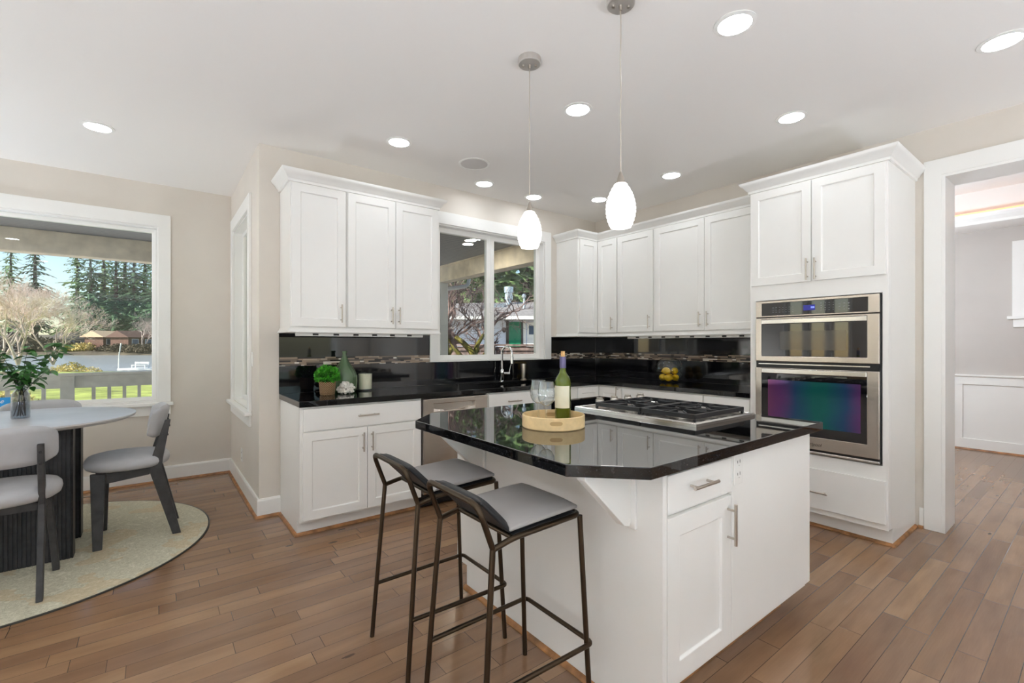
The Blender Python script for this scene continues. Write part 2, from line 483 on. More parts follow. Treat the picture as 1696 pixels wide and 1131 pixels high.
def water():
    m, t, b = mat('lake_water')
    co, s = t.xyz('Object')
    b.inputs['Base Color'].default_value = lin((160, 162, 162)); b.inputs['Roughness'].default_value = 0.3; b.inputs['IOR'].default_value = 1.5
    bn = t.add('ShaderNodeBump'); bn.inputs['Strength'].default_value = 0.35; bn.inputs['Distance'].default_value = 0.4
    v = t.comb(t.m('MULTIPLY', s[0], 0.5), t.m('MULTIPLY', s[1], 0.5), 0.0)
    t.l.new(t.noise(v, 3.0, 4), bn.inputs['Height']); t.l.new(bn.outputs[0], b.inputs['Normal'])
    return m
M['water'] = water()
M['needle'] = P('fir_needles', (76, 104, 72), 0.8, noise=(0.9, 0.35))
M['needle2'] = P('cedar_needles', (108, 132, 82), 0.8, noise=(0.8, 0.4))
M['bark'] = P('grey_brown_bark', (84, 74, 66), 0.9, noise=(4, 0.25))
M['twig_tan'] = P('budding_tan_twigs', (238, 200, 190), 0.85, noise=(0.8, 0.2))
M['twig_grey'] = P('pale_grey_twigs', (176, 160, 152), 0.85, noise=(1.5, 0.2))
M['twig_brown'] = P('brown_grey_twigs', (120, 100, 96), 0.85, noise=(6, 0.25))
M['moss'] = P('mossy_bark', (98, 92, 40), 0.95, noise=(9, 0.5), bump=(60, 0.8))
M['bush_gold'] = P('golden_shrub', (196, 178, 116), 0.9, noise=(3, 0.3))
M['bush_green'] = P('olive_shrub', (140, 150, 62), 0.9, noise=(1, 0.3))
M['shingle'] = P('grey_shingles', (148, 142, 140), 0.85, noise=(6, 0.12))
M['siding'] = P('pale_blue_white_siding', (214, 220, 236), 0.7)
M['redbrick'] = P('brown_red_siding', (104, 74, 64), 0.8, noise=(3, 0.15))
M['greendoor'] = P('green_door_paint', (14, 124, 88), 0.5)
M['fence'] = P('weathered_fence_boards', (138, 118, 112), 0.85, noise=(9, 0.22))
M['galv'] = P('galvanised_pipe', (190, 200, 210), 0.35, 0.7)
M['housewhite'] = P('outdoor_white_paint', (232, 232, 230), 0.7)
M['pane'] = P('dark_house_window', (70, 90, 120), 0.1)
M['bounce_ground'] = P('pale_bounce_ground', (206, 200, 190), 0.9, noise=(1.5, 0.05))
M['yard'] = P('neutral_bounce_gravel', (150, 140, 130), 0.95, noise=(2, 0.15))
M['satin'] = P('satin_canopy_metal', (205, 201, 196), 0.42, 0.75)
M['core'] = P('boxwood_gap_shade', (38, 84, 24), 0.8, noise=(40, 0.4))  # dark core colour stands in for shade in the gaps between leaves

# ------------------------------------------------------------------ the shell of the room
def st(name, mb, m, label=None, parent=None, bevel=0, smooth=None, loc=None):
    return obj(name, mb, m, parent, loc, bevel, smooth, label, None, None, None if parent else 'structure')

st('floor', MB().box(LX-0.2, 8.3, BY-0.2, FY+0.2, -0.12, 0.0), M['floor'], 'wide plank maple floor with grey brown stain')
st('ceiling', MB().box(LX-0.2, WX+0.27, BY-0.2, FY+0.2, CEIL, CEIL+0.12), M['ceil'], 'flat off-white ceiling with recessed lights')

WT = 0.16
def wall_plate(name, us, vs, holes, w0, w1, ax, m, label):
    return st(name, MB().plate(us, vs, lambda i, j: (i, j) not in holes, w0, w1, ax), m, label)
# window openings: nook window, return window, sink window
N0, N1, NZ0, NZ1 = -2.15, 0.025, 0.75, 2.39
R0, R1 = 4.31, 5.25
K0, K1, KZ0, KZ1 = 2.112, 3.444, 1.125, 2.43
D1, DZ = 0.719, 2.451              # cased opening to the dining room
D0 = -1.0
wall_plate('wall_back', [BX, K0, K1, WX+0.27], [0, KZ0, KZ1, CEIL], {(1, 1)}, WY, WY+WT, 'y', M['wall'], 'greige wall behind the sink with a wide window')
wall_plate('wall_return', [WY+WT, R0, R1, FY+WT], [0, NZ0, NZ1, CEIL], {(1, 1)}, BX, BX+WT, 'x', M['wall'], 'short greige wall at the side of the dining nook')
wall_plate('wall_nook', [LX-0.2, N0, N1, BX], [0, NZ0, NZ1, CEIL], {(1, 1)}, FY, FY+WT, 'y', M['wall'], 'greige wall with the big picture window behind the dining table')
wall_plate('wall_right', [BY-0.2, D0, D1, WY], [0, DZ, CEIL], {(1, 0)}, WX, WX+0.27, 'x', M['wall'], 'greige wall behind the ovens with a cased opening')
wall_plate('wall_left', [BY-0.2, 3.06, 3.38, 3.46, 3.78, 3.86, 4.18, FY], [0, 0.75, 2.39, CEIL], {(1, 1), (3, 1), (5, 1)}, LX-0.2, LX, 'x', M['wall'], 'wall with three narrow windows at the left of the room')
wall_plate('wall_front', [LX-0.2, -2.4, 0.9, 2.0, 3.4, WX+0.27], [0, 0.7, 2.4, CEIL], {(1, 1), (3, 1)}, BY-0.2, BY, 'y', M['wall'], 'wall behind the camera with two windows')

BBP = [(0, 0), (0.015, 0), (0.015, 0.125), (0.011, 0.14), (0, 0.14)]
QR = [(0, 0.0005)] + [(0.018*math.cos(a), 0.0005+0.018*math.sin(a)) for a in [i*PI/8 for i in range(5)]]
def base(name, path, side, label):
    st(name, MB().sweep(BBP, path, side), M['trim'], label)
def shoe(name, path, side, parent=None, label=None):
    return obj(name, MB().sweep(QR, path, side), M['oak'], parent, smooth=50, label=label, kind=None if parent else 'structure')
base('baseboard_nook', [(LX, FY), (BX, FY)], 1, 'white baseboard under the nook window')
base('baseboard_return', [(BX, FY-0.016), (BX, WY), (0.758, WY)], 1, 'white baseboard wrapping the outside corner by the sink cabinets')
base('baseboard_right', [(WX, 0.838), (WX, 0.815)], 1, 'sliver of white baseboard beside the oven cabinet')
shoe('trim_1', [(LX, FY-0.015), (BX-0.015, FY-0.015), (BX-0.015, WY-0.015), (0.7460, WY-0.015)], 1, None, 'stained wood shoe moulding along the nook and return wall baseboards')
shoe('trim_2', [(WX-0.015, 0.843), (WX-0.015, 0.815)], 1, None, 'short stained shoe moulding beside the oven cabinet')

# cased opening to the dining room
cs = MB()
cs.plate([D0-0.094, D0, D1, D1+0.094], [0.0, DZ, DZ+0.112], lambda i, j: (i, j) != (1, 0), WX-0.022, WX-0.0005, 'x')
o = thing('door_1', 'wide white cased opening between kitchen and dining room', None, (WX, 0, 0)); o['kind'] = 'structure'
obj('casing', cs, M['trim'], o, bevel=0.003)
obj('jamb', MB().plate([D0, D0+0.018, D1-0.018, D1], [0.0, DZ-0.018, DZ-0.0005], lambda i, j: (i, j) != (1, 0), WX-0.021, WX+0.29, 'x'), M['trim'], o)

def pic_window(name, ax, c, out, u0, u1, z0, z1, label, divs=(), stool=True, casing=0.095, glass_in=0.09, fr=0.035, left_clip=None):
    """casing, stool, apron, frame and panes of a window in a wall; ax is the wall's normal axis, out points into the room (-1)"""
    w = thing(name, label, None, (0, 0, 0)); w['kind'] = 'structure'
    q = lambda a, b: (min(a, b), max(a, b))
    def bx(mb, ua, ub, wa, wb, za, zb):
        wa, wb = q(c + out*wa, c + out*wb)
        if ax == 'y': mb.box(ua, ub, wa, wb, za, zb)
        else: mb.box(wa, wb, ua, ub, za, zb)
    zb = z0 if not stool else z0
    m = MB(); wa, wb = q(c + out*0.0005, c + out*0.021)
    m.plate([u0-casing, u0, u1, u1+casing], [zb, z1, z1+0.115], lambda i, j: (i, j) != (1, 0), wa, wb, ax)
    obj('casing', m, M['trim'], w, bevel=0.003)
    if stool:
        m = MB(); bx(m, u0-casing-0.022, u1+casing+0.022, 0.0005, 0.055, z0-0.032, z0-0.0005); obj('stool', m, M['trim'], w, bevel=0.006)
        m = MB(); bx(m, u0-casing, u1+casing, 0.0005, 0.02, z0-0.12, z0-0.0325); obj('apron', m, M['trim'], w, bevel=0.003)
    m = MB(); wa, wb = q(c - out*0.0005, c - out*0.158)
    m.plate([u0, u0+0.012, u1-0.012, u1], [z0, z0+0.012, z1-0.012, z1], lambda i, j: (i, j) != (1, 1), wa, wb, ax)
    obj('jamb', m, M['trim'], w)
    us = [u0+0.012] + [d for d in divs] + [u1-0.012]
    for a, b in zip(us, us[1:]):
        m = MB(); wa, wb = q(c - out*(glass_in-0.02), c - out*(glass_in+0.025))
        m.plate([a, a+fr, b-fr, b], [z0+0.0125, z0+0.0125+fr, z1-0.0125-fr, z1-0.0125], lambda i, j: (i, j) != (1, 1), wa, wb, ax)
        s = obj('sash', m, M['trim'], w, bevel=0.004)
        m = MB(); bx(m, a+fr, b-fr, -glass_in, -glass_in-0.005, z0+0.0125+fr, z1-0.0125-fr); obj('pane', m, M['glass'], s)
    return w
pic_window('window_1', 'y', FY, -1, N0, N1, NZ0, NZ1, 'big picture window behind the dining table, looking on the lake')
pic_window('window_2', 'x', BX, -1, R0, R1, NZ0, NZ1, 'narrow window on the short side wall of the nook, seen edge on')
wk = pic_window('window_3', 'y', WY, -1, K0, K1, KZ0, KZ1, 'white sliding window over the kitchen sink', divs=(2.76,), stool=False, fr=0.048, glass_in=0.085, casing=0.092)
pic_window('window_4', 'x', LX, 1, 3.06, 3.38, 0.75, 2.39, 'narrow window in the left wall, nearest of three', stool=False, fr=0.03, casing=0.035)
pic_window('window_8', 'x', LX, 1, 3.46, 3.78, 0.75, 2.39, 'narrow window in the left wall, middle of three', stool=False, fr=0.03, casing=0.035)
pic_window('window_9', 'x', LX, 1, 3.86, 4.18, 0.75, 2.39, 'narrow window in the left wall, farthest of three', stool=False, fr=0.03, casing=0.035)
pic_window('window_5', 'y', BY, 1, -2.4, 0.9, 0.7, 2.4, 'window behind the camera')
pic_window('window_6', 'y', BY, 1, 2.0, 3.4, 0.7, 2.4, 'narrower window behind the camera')
obj('latch', MB().box(2.748, 2.772, WY+0.052, WY+0.063, 1.62, 1.72), M['trim'], wk, bevel=0.004)

# dining room beyond the opening
DX = 7.96
st('wall_dining', MB().box(DX, DX+0.15, -3.2, 4.2, 0, 2.671), M['wall_grey'], 'grey dining room wall above white wainscot')
st('wall_dining_side', MB().box(WX+0.27, DX, 3.2, 3.35, 0, 2.671), M['wall_grey'], 'dining room side wall')
st('wall_dining_front', MB().box(WX+0.27, DX, -3.2, -3.05, 0, 2.671), M['wall_grey'], 'dining room front wall')
SX0, SX1, SY0, SY1 = WX+0.75, 7.50, -2.6, 2.75
st('ceiling_dining', MB().plate([WX+0.27, SX0, SX1, DX+0.15], [-3.2, SY0, SY1, 3.35], lambda i, j: (i, j) != (1, 1), 2.671, 3.05, 'z'), M['ceil'], 'white dining room soffit around the tray ceiling')
st('ceiling_tray', MB().box(WX+0.27, DX+0.15, -3.2, 3.35, 3.0502, 3.16), M['ceil'], 'raised white tray ceiling in the dining room')
CRN = [(0, 2.672), (0.015, 2.672), (0.02, 2.70), (0.06, 2.74), (0.075, 2.765), (0.075, 2.785), (0, 2.785)]
rect = [(SX1, SY0), (SX1, SY1), (SX0, SY1), (SX0, SY0)]
st('trim_3', MB().sweep(CRN, rect, -1, True), M['trim'], 'white crown moulding around the dining room tray ceiling')
st('trim_4', MB().sweep([(0.045, 2.786), (0.07, 2.786), (0.07, 2.802), (0.045, 2.802)], rect, -1, True), M['cove'], 'amber glowing cove strip on top of the tray moulding')
wn = MB()
wn.box(DX-0.008, DX-0.0005, -3.0, 3.2, 0, 0.9)
wn.box(DX-0.026, DX-0.008, -3.0, 3.2, 0.0, 0.135)
wn.box(DX-0.026, DX-0.008, -3.0, 3.2, 0.80, 0.90)
wn.box(DX-0.045, DX-0.0005, -3.0, 3.2, 0.9, 0.921)
y = 1.146
while y > -2.8:
    wn.box(DX-0.026, DX-0.008, y, y+0.1, 0.135, 0.8); y -= 0.98
st('trim_5', wn, M['trim'], 'white panelled wainscot on the dining room wall', bevel=0.002)
shoe('trim_6', [(DX-0.026, 3.1), (DX-0.026, -3.0)], 1, None, 'stained shoe moulding under the dining wainscot')
dw = thing('window_7', 'edge of a white dining room window at the right border', None, (DX, 0.2, 1.6)); dw['kind'] = 'structure'
obj('casing', MB().plate([-0.75, -0.655, 0.631, 0.726], [1.62, 2.39, 2.496], lambda i, j: (i, j) != (1, 0), DX-0.03, DX-0.0005, 'x'), M['trim'], dw, bevel=0.003)
obj('sash', MB().plate([-0.654, -0.60, 0.576, 0.63], [1.6205, 1.67, 2.34, 2.389], lambda i, j: (i, j) != (1, 1), DX-0.02, DX-0.0005, 'x'), M['trim'], dw, bevel=0.003)
obj('roller_blind', MB().box(DX-0.008, DX-0.001, -0.5995, 0.5755, 1.6705, 2.3395), M['white_plastic'], dw)
obj('stool', MB().box(DX-0.07, DX-0.0005, -0.78, 0.765, 1.585, 1.62), M['trim'], dw, bevel=0.004)
obj('apron', MB().box(DX-0.025, DX-0.0005, -0.75, 0.72, 1.49, 1.585), M['trim'], dw, bevel=0.003)

# ------------------------------------------------------------------ cabinet parts
def place(face, c):
    if face == 'y': return lambda s, n, z: (s, c - n, z)
    return lambda s, n, z: (c - n, s, z)

def shaker(face, c, s0, s1, z0, z1, parent, name='door', handle=None, t=0.02, rail=0.058, flat=False, hl=0.135, label=None):
    """shaker front: c is the cabinet face plane; handle = (s, z, 'v'|'h')"""
    f = place(face, c); mb = MB(); bm = mb.bm
    def ring(a, n): return [bm.verts.new(f(s, n, z)) for s, z in ((s0+a, z0+a), (s1-a, z0+a), (s1-a, z1-a), (s0+a, z1-a))]
    bk, ou = ring(0, 0.0008), ring(0, t)
    bm.faces.new(bk)
    loops = [bk, ou]
    if not flat: loops += [ring(rail, t), ring(rail+0.005, t-0.009)]
    for A, B in zip(loops, loops[1:]):
        for k in range(4): bm.faces.new((A[k], A[(k+1) % 4], B[(k+1) % 4], B[k]))
    bm.faces.new(loops[-1])
    d = obj(name, mb, M['cab'], parent, bevel=0.0018)
    if handle:
        hs, hz, o = handle
        h = MB(); r = 0.0058; L = hl/2
        a = (lambda q, n: f(hs, n, hz+q)) if o == 'v' else (lambda q, n: f(hs+q, n, hz))
        h.tube([a(-L, t+0.032), a(L, t+0.032)], r, 10)
        for q in (-L*0.68, L*0.68): h.tube([a(q, t-0.001), a(q, t+0.032)], 0.0045, 8)
        obj('handle', h, M['nickel'], d, smooth=40)
    return d

CRP = [(0.0, 2.445), (0.012, 2.445), (0.014, 2.462), (0.024, 2.47), (0.040, 2.495), (0.052, 2.503), (0.058, 2.512), (0.062, 2.525), (0.0, 2.525)]
LRP = [(0.0, 1.376), (0.018, 1.376), (0.018, 1.385), (0.008, 1.398), (0.004, 1.4135), (0.0, 1.4135)]

def carcass(parent, x0, x1, y0, y1, z0, z1, name='body'):
    return obj(name, MB().box(x0, x1, y0, y1, z0, z1), M['cab'], parent, bevel=0.0015)

UF = WY - 0.335                     # upper cabinets: face-frame plane on the back wall
A = thing('upper_cabinet', 'single-door white upper cabinet at the left end, beside the nook corner', 'cabinet', (0.95, WY-0.17, 1.4), 'white wall cabinets')
carcass(A, 0.756, 1.147, UF, WY-0.002, 1.414, 2.4445)
shaker('y', UF, 0.764, 1.140, 1.42, 2.437, A, handle=(1.103, 1.519, 'v'))
B = thing('upper_cabinet', 'double-door white upper cabinet just left of the sink window', 'cabinet', (1.53, WY-0.17, 1.4), 'white wall cabinets')
carcass(B, 1.149, 1.930, UF, WY-0.002, 1.414, 2.4445)
shaker('y', UF, 1.157, 1.5365, 1.42, 2.437, B, handle=(1.501, 1.519, 'v'))
shaker('y', UF, 1.5405, 1.922, 1.42, 2.437, B, handle=(1.562, 1.519, 'v'))
pth = [(0.756, WY-0.002), (0.756, UF), (1.930, UF), (1.930, WY-0.002)]
obj('crown_moulding', MB().sweep(CRP, pth, 1), M['cab'], None, (0.756, WY-0.17, 2.445), smooth=30, label='white stepped crown moulding on top of the two upper cabinets left of the window', cat='moulding')
obj('light_rail', MB().sweep(LRP, pth, 1), M['cab'], None, (0.756, WY-0.17, 1.376), smooth=30, label='white light rail under the upper cabinets left of the window', cat='moulding')

def strip(label, face, c, s0, s1, n, loc):
    f = place(face, c)
    t = thing('power_strip', label, 'power strip', loc, 'under-cabinet power strips')
    def bxx(sa, sb, na, nb, za, zb):
        a, b = f(sa, na, za), f(sb, nb, zb)
        return MB().box(min(a[0], b[0]), max(a[0], b[0]), min(a[1], b[1]), max(a[1], b[1]), za, zb)
    obj('housing', bxx(s0, s1, 0, 0.03, 1.350, 1.3755), M['white_plastic'], t, bevel=0.003)
    for i in range(n):
        s = s0 + (s1-s0)*(i+0.9)/(n+0.75)
        obj('outlet', bxx(s-0.02, s+0.02, 0.0302, 0.0318, 1.356, 1.370), M['cabdark'], t)
strip('white power strip of six outlets under the upper cabinets left of the window', 'y', 3.60, 0.80, 1.80, 6, (1.3, 3.59, 1.35))
strip('long white power strip under the upper cabinets left of the ovens', 'x', 4.00, 1.80, 3.15, 8, (3.99, 2.5, 1.35))

RF = WX - 0.335                     # face plane of the uppers on the oven wall
C = thing('upper_cabinet', 'L-shaped corner upper cabinet with two narrow folding doors, right of the sink window', 'cabinet', (4.0, 3.6, 1.4), 'white wall cabinets')
obj('body', MB().prism([(3.632, WY-0.002), (3.632, UF), (RF, UF), (RF, 3.256), (WX-0.002, 3.256), (WX-0.002, WY-0.002)], 1.414, 2.4445), M['cab'], C, bevel=0.0015)
shaker('y', UF, 3.652, RF-0.022, 1.42, 2.437, C)
shaker('x', RF, 3.264, UF-0.022, 1.42, 2.437, C, handle=(3.318, 1.519, 'v'))
D = thing('upper_cabinet', 'single-door white upper cabinet next to the corner cabinet, above the lemons', 'cabinet', (4.1, 3.0, 1.4), 'white wall cabinets')
carcass(D, RF, WX-0.002, 2.797, 3.254, 1.414, 2.4445)
shaker('x', RF, 2.805, 3.246, 1.42, 2.437, D, handle=(2.841, 1.519, 'v'))
E = thing('upper_cabinet', 'double-door white upper cabinet touching the tall oven cabinet', 'cabinet', (4.1, 2.25, 1.4), 'white wall cabinets')
carcass(E, RF, WX-0.002, 1.715, 2.795, 1.414, 2.4445)
shaker('x', RF, 2.260, 2.787, 1.42, 2.437, E, handle=(2.296, 1.519, 'v'))
shaker('x', RF, 1.723, 2.256, 1.42, 2.437, E, handle=(2.219, 1.519, 'v'))
pth = [(3.632, WY-0.002), (3.632, UF), (RF, UF), (RF, 1.777)]
obj('crown_moulding', MB().sweep(CRP, pth, 1), M['cab'], None, (3.632, 3.5, 2.445), smooth=30, label='white L-shaped crown moulding on the corner run of upper cabinets', cat='moulding')
pth = [(3.632, WY-0.002), (3.632, UF), (RF, UF), (RF, 1.715)]
obj('light_rail', MB().sweep(LRP, pth, 1), M['cab'], None, (3.632, 3.5, 1.376), smooth=30, label='white light rail under the corner run of upper cabinets', cat='moulding')

# ------------------------------------------------------------------ base cabinets
BF, TK, BT = 3.28, 3.359, 0.874     # face plane, toe-kick plane, top of the boxes
def base_body(parent, x0, x1, end=None):
    m = MB()
    m.box(x0, x1, BF, WY-0.012, 0.105, BT)
    obj('body', m, M['cab'], parent, bevel=0.0015)
    obj('toe_kick', MB().box(x0, x1, TK, WY-0.1, 0.0, 0.1045), M['cab'], parent)
G = thing('base_cabinet', 'white base cabinet with one wide drawer over two doors, left of the dishwasher', 'cabinet', (1.2, 3.55, 0), 'white base cabinets')
base_body(G, 0.765, 1.637)
obj('end_panel', MB().prism([(TK-0.002, 0), (TK-0.002, 0.104), (BF, 0.104), (BF, BT), (WY-0.012, BT), (WY-0.012, 0)], 0.758, 0.7645, 'x'), M['cab'], G)
shaker('y', BF, 0.776, 1.626, 0.712, 0.860, G, 'drawer', (1.206, 0.790, 'h'), flat=True, hl=0.15)
shaker('y', BF, 0.773, 1.2045, 0.120, 0.703, G, handle=(1.171, 0.601, 'v'))
shaker('y', BF, 1.2085, 1.626, 0.120, 0.703, G, handle=(1.236, 0.601, 'v'))
shoe('shoe_moulding', [(0.7575, WY-0.016), (0.7575, TK-0.0025), (1.637, TK-0.0025)], 1, G)

H = thing('dishwasher', 'stainless steel dishwasher with a pocket handle between the white base cabinets', 'dishwasher', (1.945, 3.55, 0))
obj('body', MB().box(1.643, 2.247, 3.292, WY-0.02, 0.105, 0.868), M['black'], H)
pm = MB().plate([1.645, 1.735, 2.12, 2.245], [0.125, 0.765, 0.822, 0.862], lambda i, j: (i, j) != (1, 1), 3.255, 3.291, 'y')
obj('door_panel', pm, M['steel'], H, bevel=0.004)
hm = MB(); n = 14
for i in range(n):                  # scooped pocket: the lip bows down in the middle
    a, b = i/n, (i+1)/n
    za, zb = 0.785 - 0.022*math.sin(PI*a), 0.785 - 0.022*math.sin(PI*b)
    xa, xb = 1.735+0.385*a, 1.735+0.385*b
    hm.face([(xa, 3.256, 0.764), (xb, 3.256, 0.764), (xb, 3.262, zb), (xa, 3.262, za)])
    hm.face([(xa, 3.262, za), (xb, 3.262, zb), (xb, 3.288, zb-0.006), (xa, 3.288, za-0.006)])
    hm.face([(xa, 3.288, za-0.006), (xb, 3.288, zb-0.006), (xb, 3.2905, 0.8225), (xa, 3.2905, 0.8225)])
bmesh.ops.remove_doubles(hm.bm, verts=hm.bm.verts, dist=1e-5)
obj('pocket_handle', hm, M['steel'], H, smooth=30)
obj('kick_plate', MB().box(1.643, 2.247, 3.33, 3.345, 0.01, 0.104), M['black'], H)

K = thing('base_cabinet', 'white sink base cabinet right of the dishwasher with false drawer fronts', 'cabinet', (2.8, 3.55, 0), 'white base cabinets')
m = MB().plate([2.253, 2.4, 3.14, 3.335], [BF, 3.395, 3.80, WY-0.012], lambda i, j: (i, j) != (1, 1), 0.105, BT, 'z')
obj('body', m, M['cab'], K, bevel=0.0015)
obj('toe_kick', MB().box(2.253, 3.335, TK, WY-0.1, 0, 0.1045), M['cab'], K)
shaker('y', BF, 2.264, 2.746, 0.712, 0.860, K, 'false_front', (2.525, 0.79, 'h'), flat=True, hl=0.15)
shaker('y', BF, 2.752, 3.234, 0.712, 0.860, K, 'false_front', (2.99, 0.79, 'h'), flat=True, hl=0.15)
shaker('y', BF, 2.264, 2.746, 0.120, 0.703, K, handle=(2.71, 0.60, 'v'))
shaker('y', BF, 2.752, 3.234, 0.120, 0.703, K, handle=(2.79, 0.60, 'v'))
shoe('shoe_moulding', [(2.253, TK-0.0008), (3.335, TK-0.0008)], 1, K)

RB, RT = 3.668, 3.745               # face and toe planes of the base run on the oven wall
L_ = thing('base_cabinet', 'white corner base cabinet with two narrow folding doors behind the wine bottle', 'cabinet', (3.9, 3.5, 0), 'white base cabinets')
obj('body', MB().prism([(3.337, WY-0.012), (3.337, BF), (RB, BF), (RB, 2.965), (WX-0.012, 2.965), (WX-0.012, WY-0.012)], 0.105, BT), M['cab'], L_, bevel=0.0015)
obj('toe_kick', MB().prism([(3.337, WY-0.1), (3.337, TK), (RT, TK), (RT, 2.965), (WX-0.1, 2.965), (WX-0.1, WY-0.1)], 0, 0.1045), M['cab'], L_)
shaker('y', BF, 3.343, RB-0.022, 0.120, 0.858, L_)
shaker('x', RB, 2.974, BF-0.022, 0.120, 0.858, L_, handle=(3.01, 0.80, 'v'))
Q = thing('base_cabinet', 'white base cabinet with a wide top drawer behind the cooktop', 'cabinet', (3.95, 2.5, 0), 'white base cabinets')
obj('body', MB().box(RB, WX-0.012, 2.105, 2.963, 0.105, BT), M['cab'], Q, bevel=0.0015)
obj('toe_kick', MB().box(RT, WX-0.1, 2.105, 2.963, 0, 0.1045), M['cab'], Q)
for z0, z1 in ((0.712, 0.860), (0.42, 0.703), (0.120, 0.411)):
    shaker('x', RB, 2.112, 2.952, z0, z1, Q, 'drawer', (2.53, (z0+z1)/2 if z1 < 0.8 else 0.745, 'h'), flat=True, hl=0.15)
R_ = thing('base_cabinet', 'narrow white base cabinet between the wide drawers and the oven tower', 'cabinet', (3.95, 1.9, 0), 'white base cabinets')
obj('body', MB().box(RB, WX-0.012, 1.716, 2.103, 0.105, BT), M['cab'], R_, bevel=0.0015)
obj('toe_kick', MB().box(RT, WX-0.1, 1.716, 2.103, 0, 0.1045), M['cab'], R_)
shaker('x', RB, 1.724, 2.096, 0.712, 0.860, R_, 'drawer', (1.91, 0.745, 'h'), flat=True, hl=0.12)
shaker('x', RB, 1.724, 2.096, 0.120, 0.703, R_, handle=(2.06, 0.6, 'v'))

# perimeter countertop, sink, backsplashes
xs = [0.748, 2.43, 3.11, 3.633, WX-0.014]
ys = [1.714, 3.247, 3.42, 3.77, WY-0.014]
ct = MB().plate(xs, ys, lambda i, j: not ((j == 0 and i < 3) or (i == 1 and j == 2)), 0.8745, 0.914, 'z')
obj('countertop', ct, M['granite'], None, (2.5, 3.5, 0.8745), bevel=0.003, label='L-shaped polished black granite countertop along the two walls', cat='countertop')
sk_ = thing('sink', 'undermount steel sink below the window behind the faucet', 'sink', (2.77, 3.595, 0.69))
m = MB()
for a in ((2.42, 3.12, 3.41, 3.419, 0.68, 0.8742), (2.42, 3.12, 3.771, 3.78, 0.68, 0.8742), (2.42, 2.429, 3.419, 3.771, 0.68, 0.8742), (3.111, 3.12, 3.419, 3.771, 0.68, 0.8742), (2.42, 3.12, 3.41, 3.78, 0.67, 0.68)): m.box(*a)
obj('basin', m, M['steel_bright'], sk_)
dm = MB(); dm.lathe([(0, 0.003), (0.04, 0.003), (0.045, 0.0)], (2.77, 3.6, 0.6805), 20); obj('drain', dm, M['chrome'], sk_, smooth=40)

def splash(label, face, c, s0, s1, tm, loc, wins=None):
    """tile field below and above a strip of linear mosaic"""
    t = thing('backsplash', label, 'backsplash', loc)
    f = place(face, c)
    def bb(sa, sb, za, zb, th):
        a, b = f(sa, 0.0006, za), f(sb, th, zb)
        return MB().box(min(a[0], b[0]), max(a[0], b[0]), min(a[1], b[1]), max(a[1], b[1]), za, zb)
    for (sa, sb, za, zb, kind) in wins:
        obj({'t': 'tile_field', 'm': 'mosaic_strip'}[kind], bb(sa, sb, za, zb, 0.012), tm if kind == 't' else M['mosaic'], t)
ZA, ZB, ZT = 1.124, 1.190, 1.3745
splash('glossy black tile backsplash with mosaic strip on the sink wall', 'y', WY, 0.745, 4.27, M['tile_back'], (0.745, WY-0.01, 0.915), [
    (0.7485, 2.019, 0.9145, ZA, 't'), (0.7485, 2.019, ZA, ZB, 'm'), (0.7485, 2.019, ZB, ZT, 't'),
    (2.019, 3.537, 0.9145, 1.1245, 't'), (3.537, 4.27, 0.9145, ZA, 't'), (3.537, 4.27, ZA, ZB, 'm'), (3.537, 4.27, ZB, ZT, 't')])
splash('glossy black tile backsplash with mosaic strip on the oven wall, behind the lemon bowl', 'x', WX, 1.714, 3.872, M['tile_right'], (WX-0.01, 2.8, 0.915), [
    (1.7145, 3.8725, 0.9145, ZA, 't'), (1.7145, 3.8725, ZA, ZB, 'm'), (1.7145, 3.8725, ZB, ZT, 't')])

# ------------------------------------------------------------------ tall oven cabinet and wall oven
TF, TY0, TY1 = 3.64, 0.862, 1.712
T = thing('oven_cabinet', 'tall white cabinet housing the double wall oven', 'cabinet', (3.95, 1.287, 0))
m = MB().plate([TY0, 0.893, 1.668, TY1], [0.118, 0.522, 1.618, 2.4445], lambda i, j: (i, j) != (1, 1), TF, TF+0.05, 'x')
obj('face_frame', m, M['cab'], T, bevel=0.0015)
m = MB()
m.box(TF+0.0505, WX-0.002, TY0, 0.880, 0.118, 2.4445); m.box(TF+0.0505, WX-0.002, 1.695, TY1, 0.118, 2.4445)
m.box(TF+0.0505, WX-0.002, 0.880, 1.695, 0.118, 0.14); m.box(TF+0.0505, WX-0.002, 0.880, 1.695, 2.42, 2.4445); m.box(WX-0.02, WX-0.002, 0.88, 1.695, 0.14, 2.42)
obj('body', m, M['cab'], T)
obj('toe_kick', MB().box(3.731, WX-0.002, TY0, TY1, 0, 0.1175), M['cab'], T)
shaker('x', TF, 1.289, 1.702, 1.732, 2.436, T, handle=(1.309, 1.815, 'v'), hl=0.15)
shaker('x', TF, 0.872, 1.284, 1.732, 2.436, T, handle=(1.258, 1.812, 'v'), hl=0.15)
shaker('x', TF, 0.872, 1.702, 0.158, 0.430, T, 'drawer', (1.255, 0.275, 'h'), flat=True, hl=0.15)
shoe('shoe_moulding', [(3.7305, 1.70), (3.7305, TY0-0.0005), (WX-0.016, TY0-0.0005)], 1, T)
obj('crown_moulding', MB().sweep(CRP, [(RF-0.065, TY1), (TF, TY1), (TF, TY0), (WX-0.002, TY0)], 1), M['cab'], T, smooth=30)

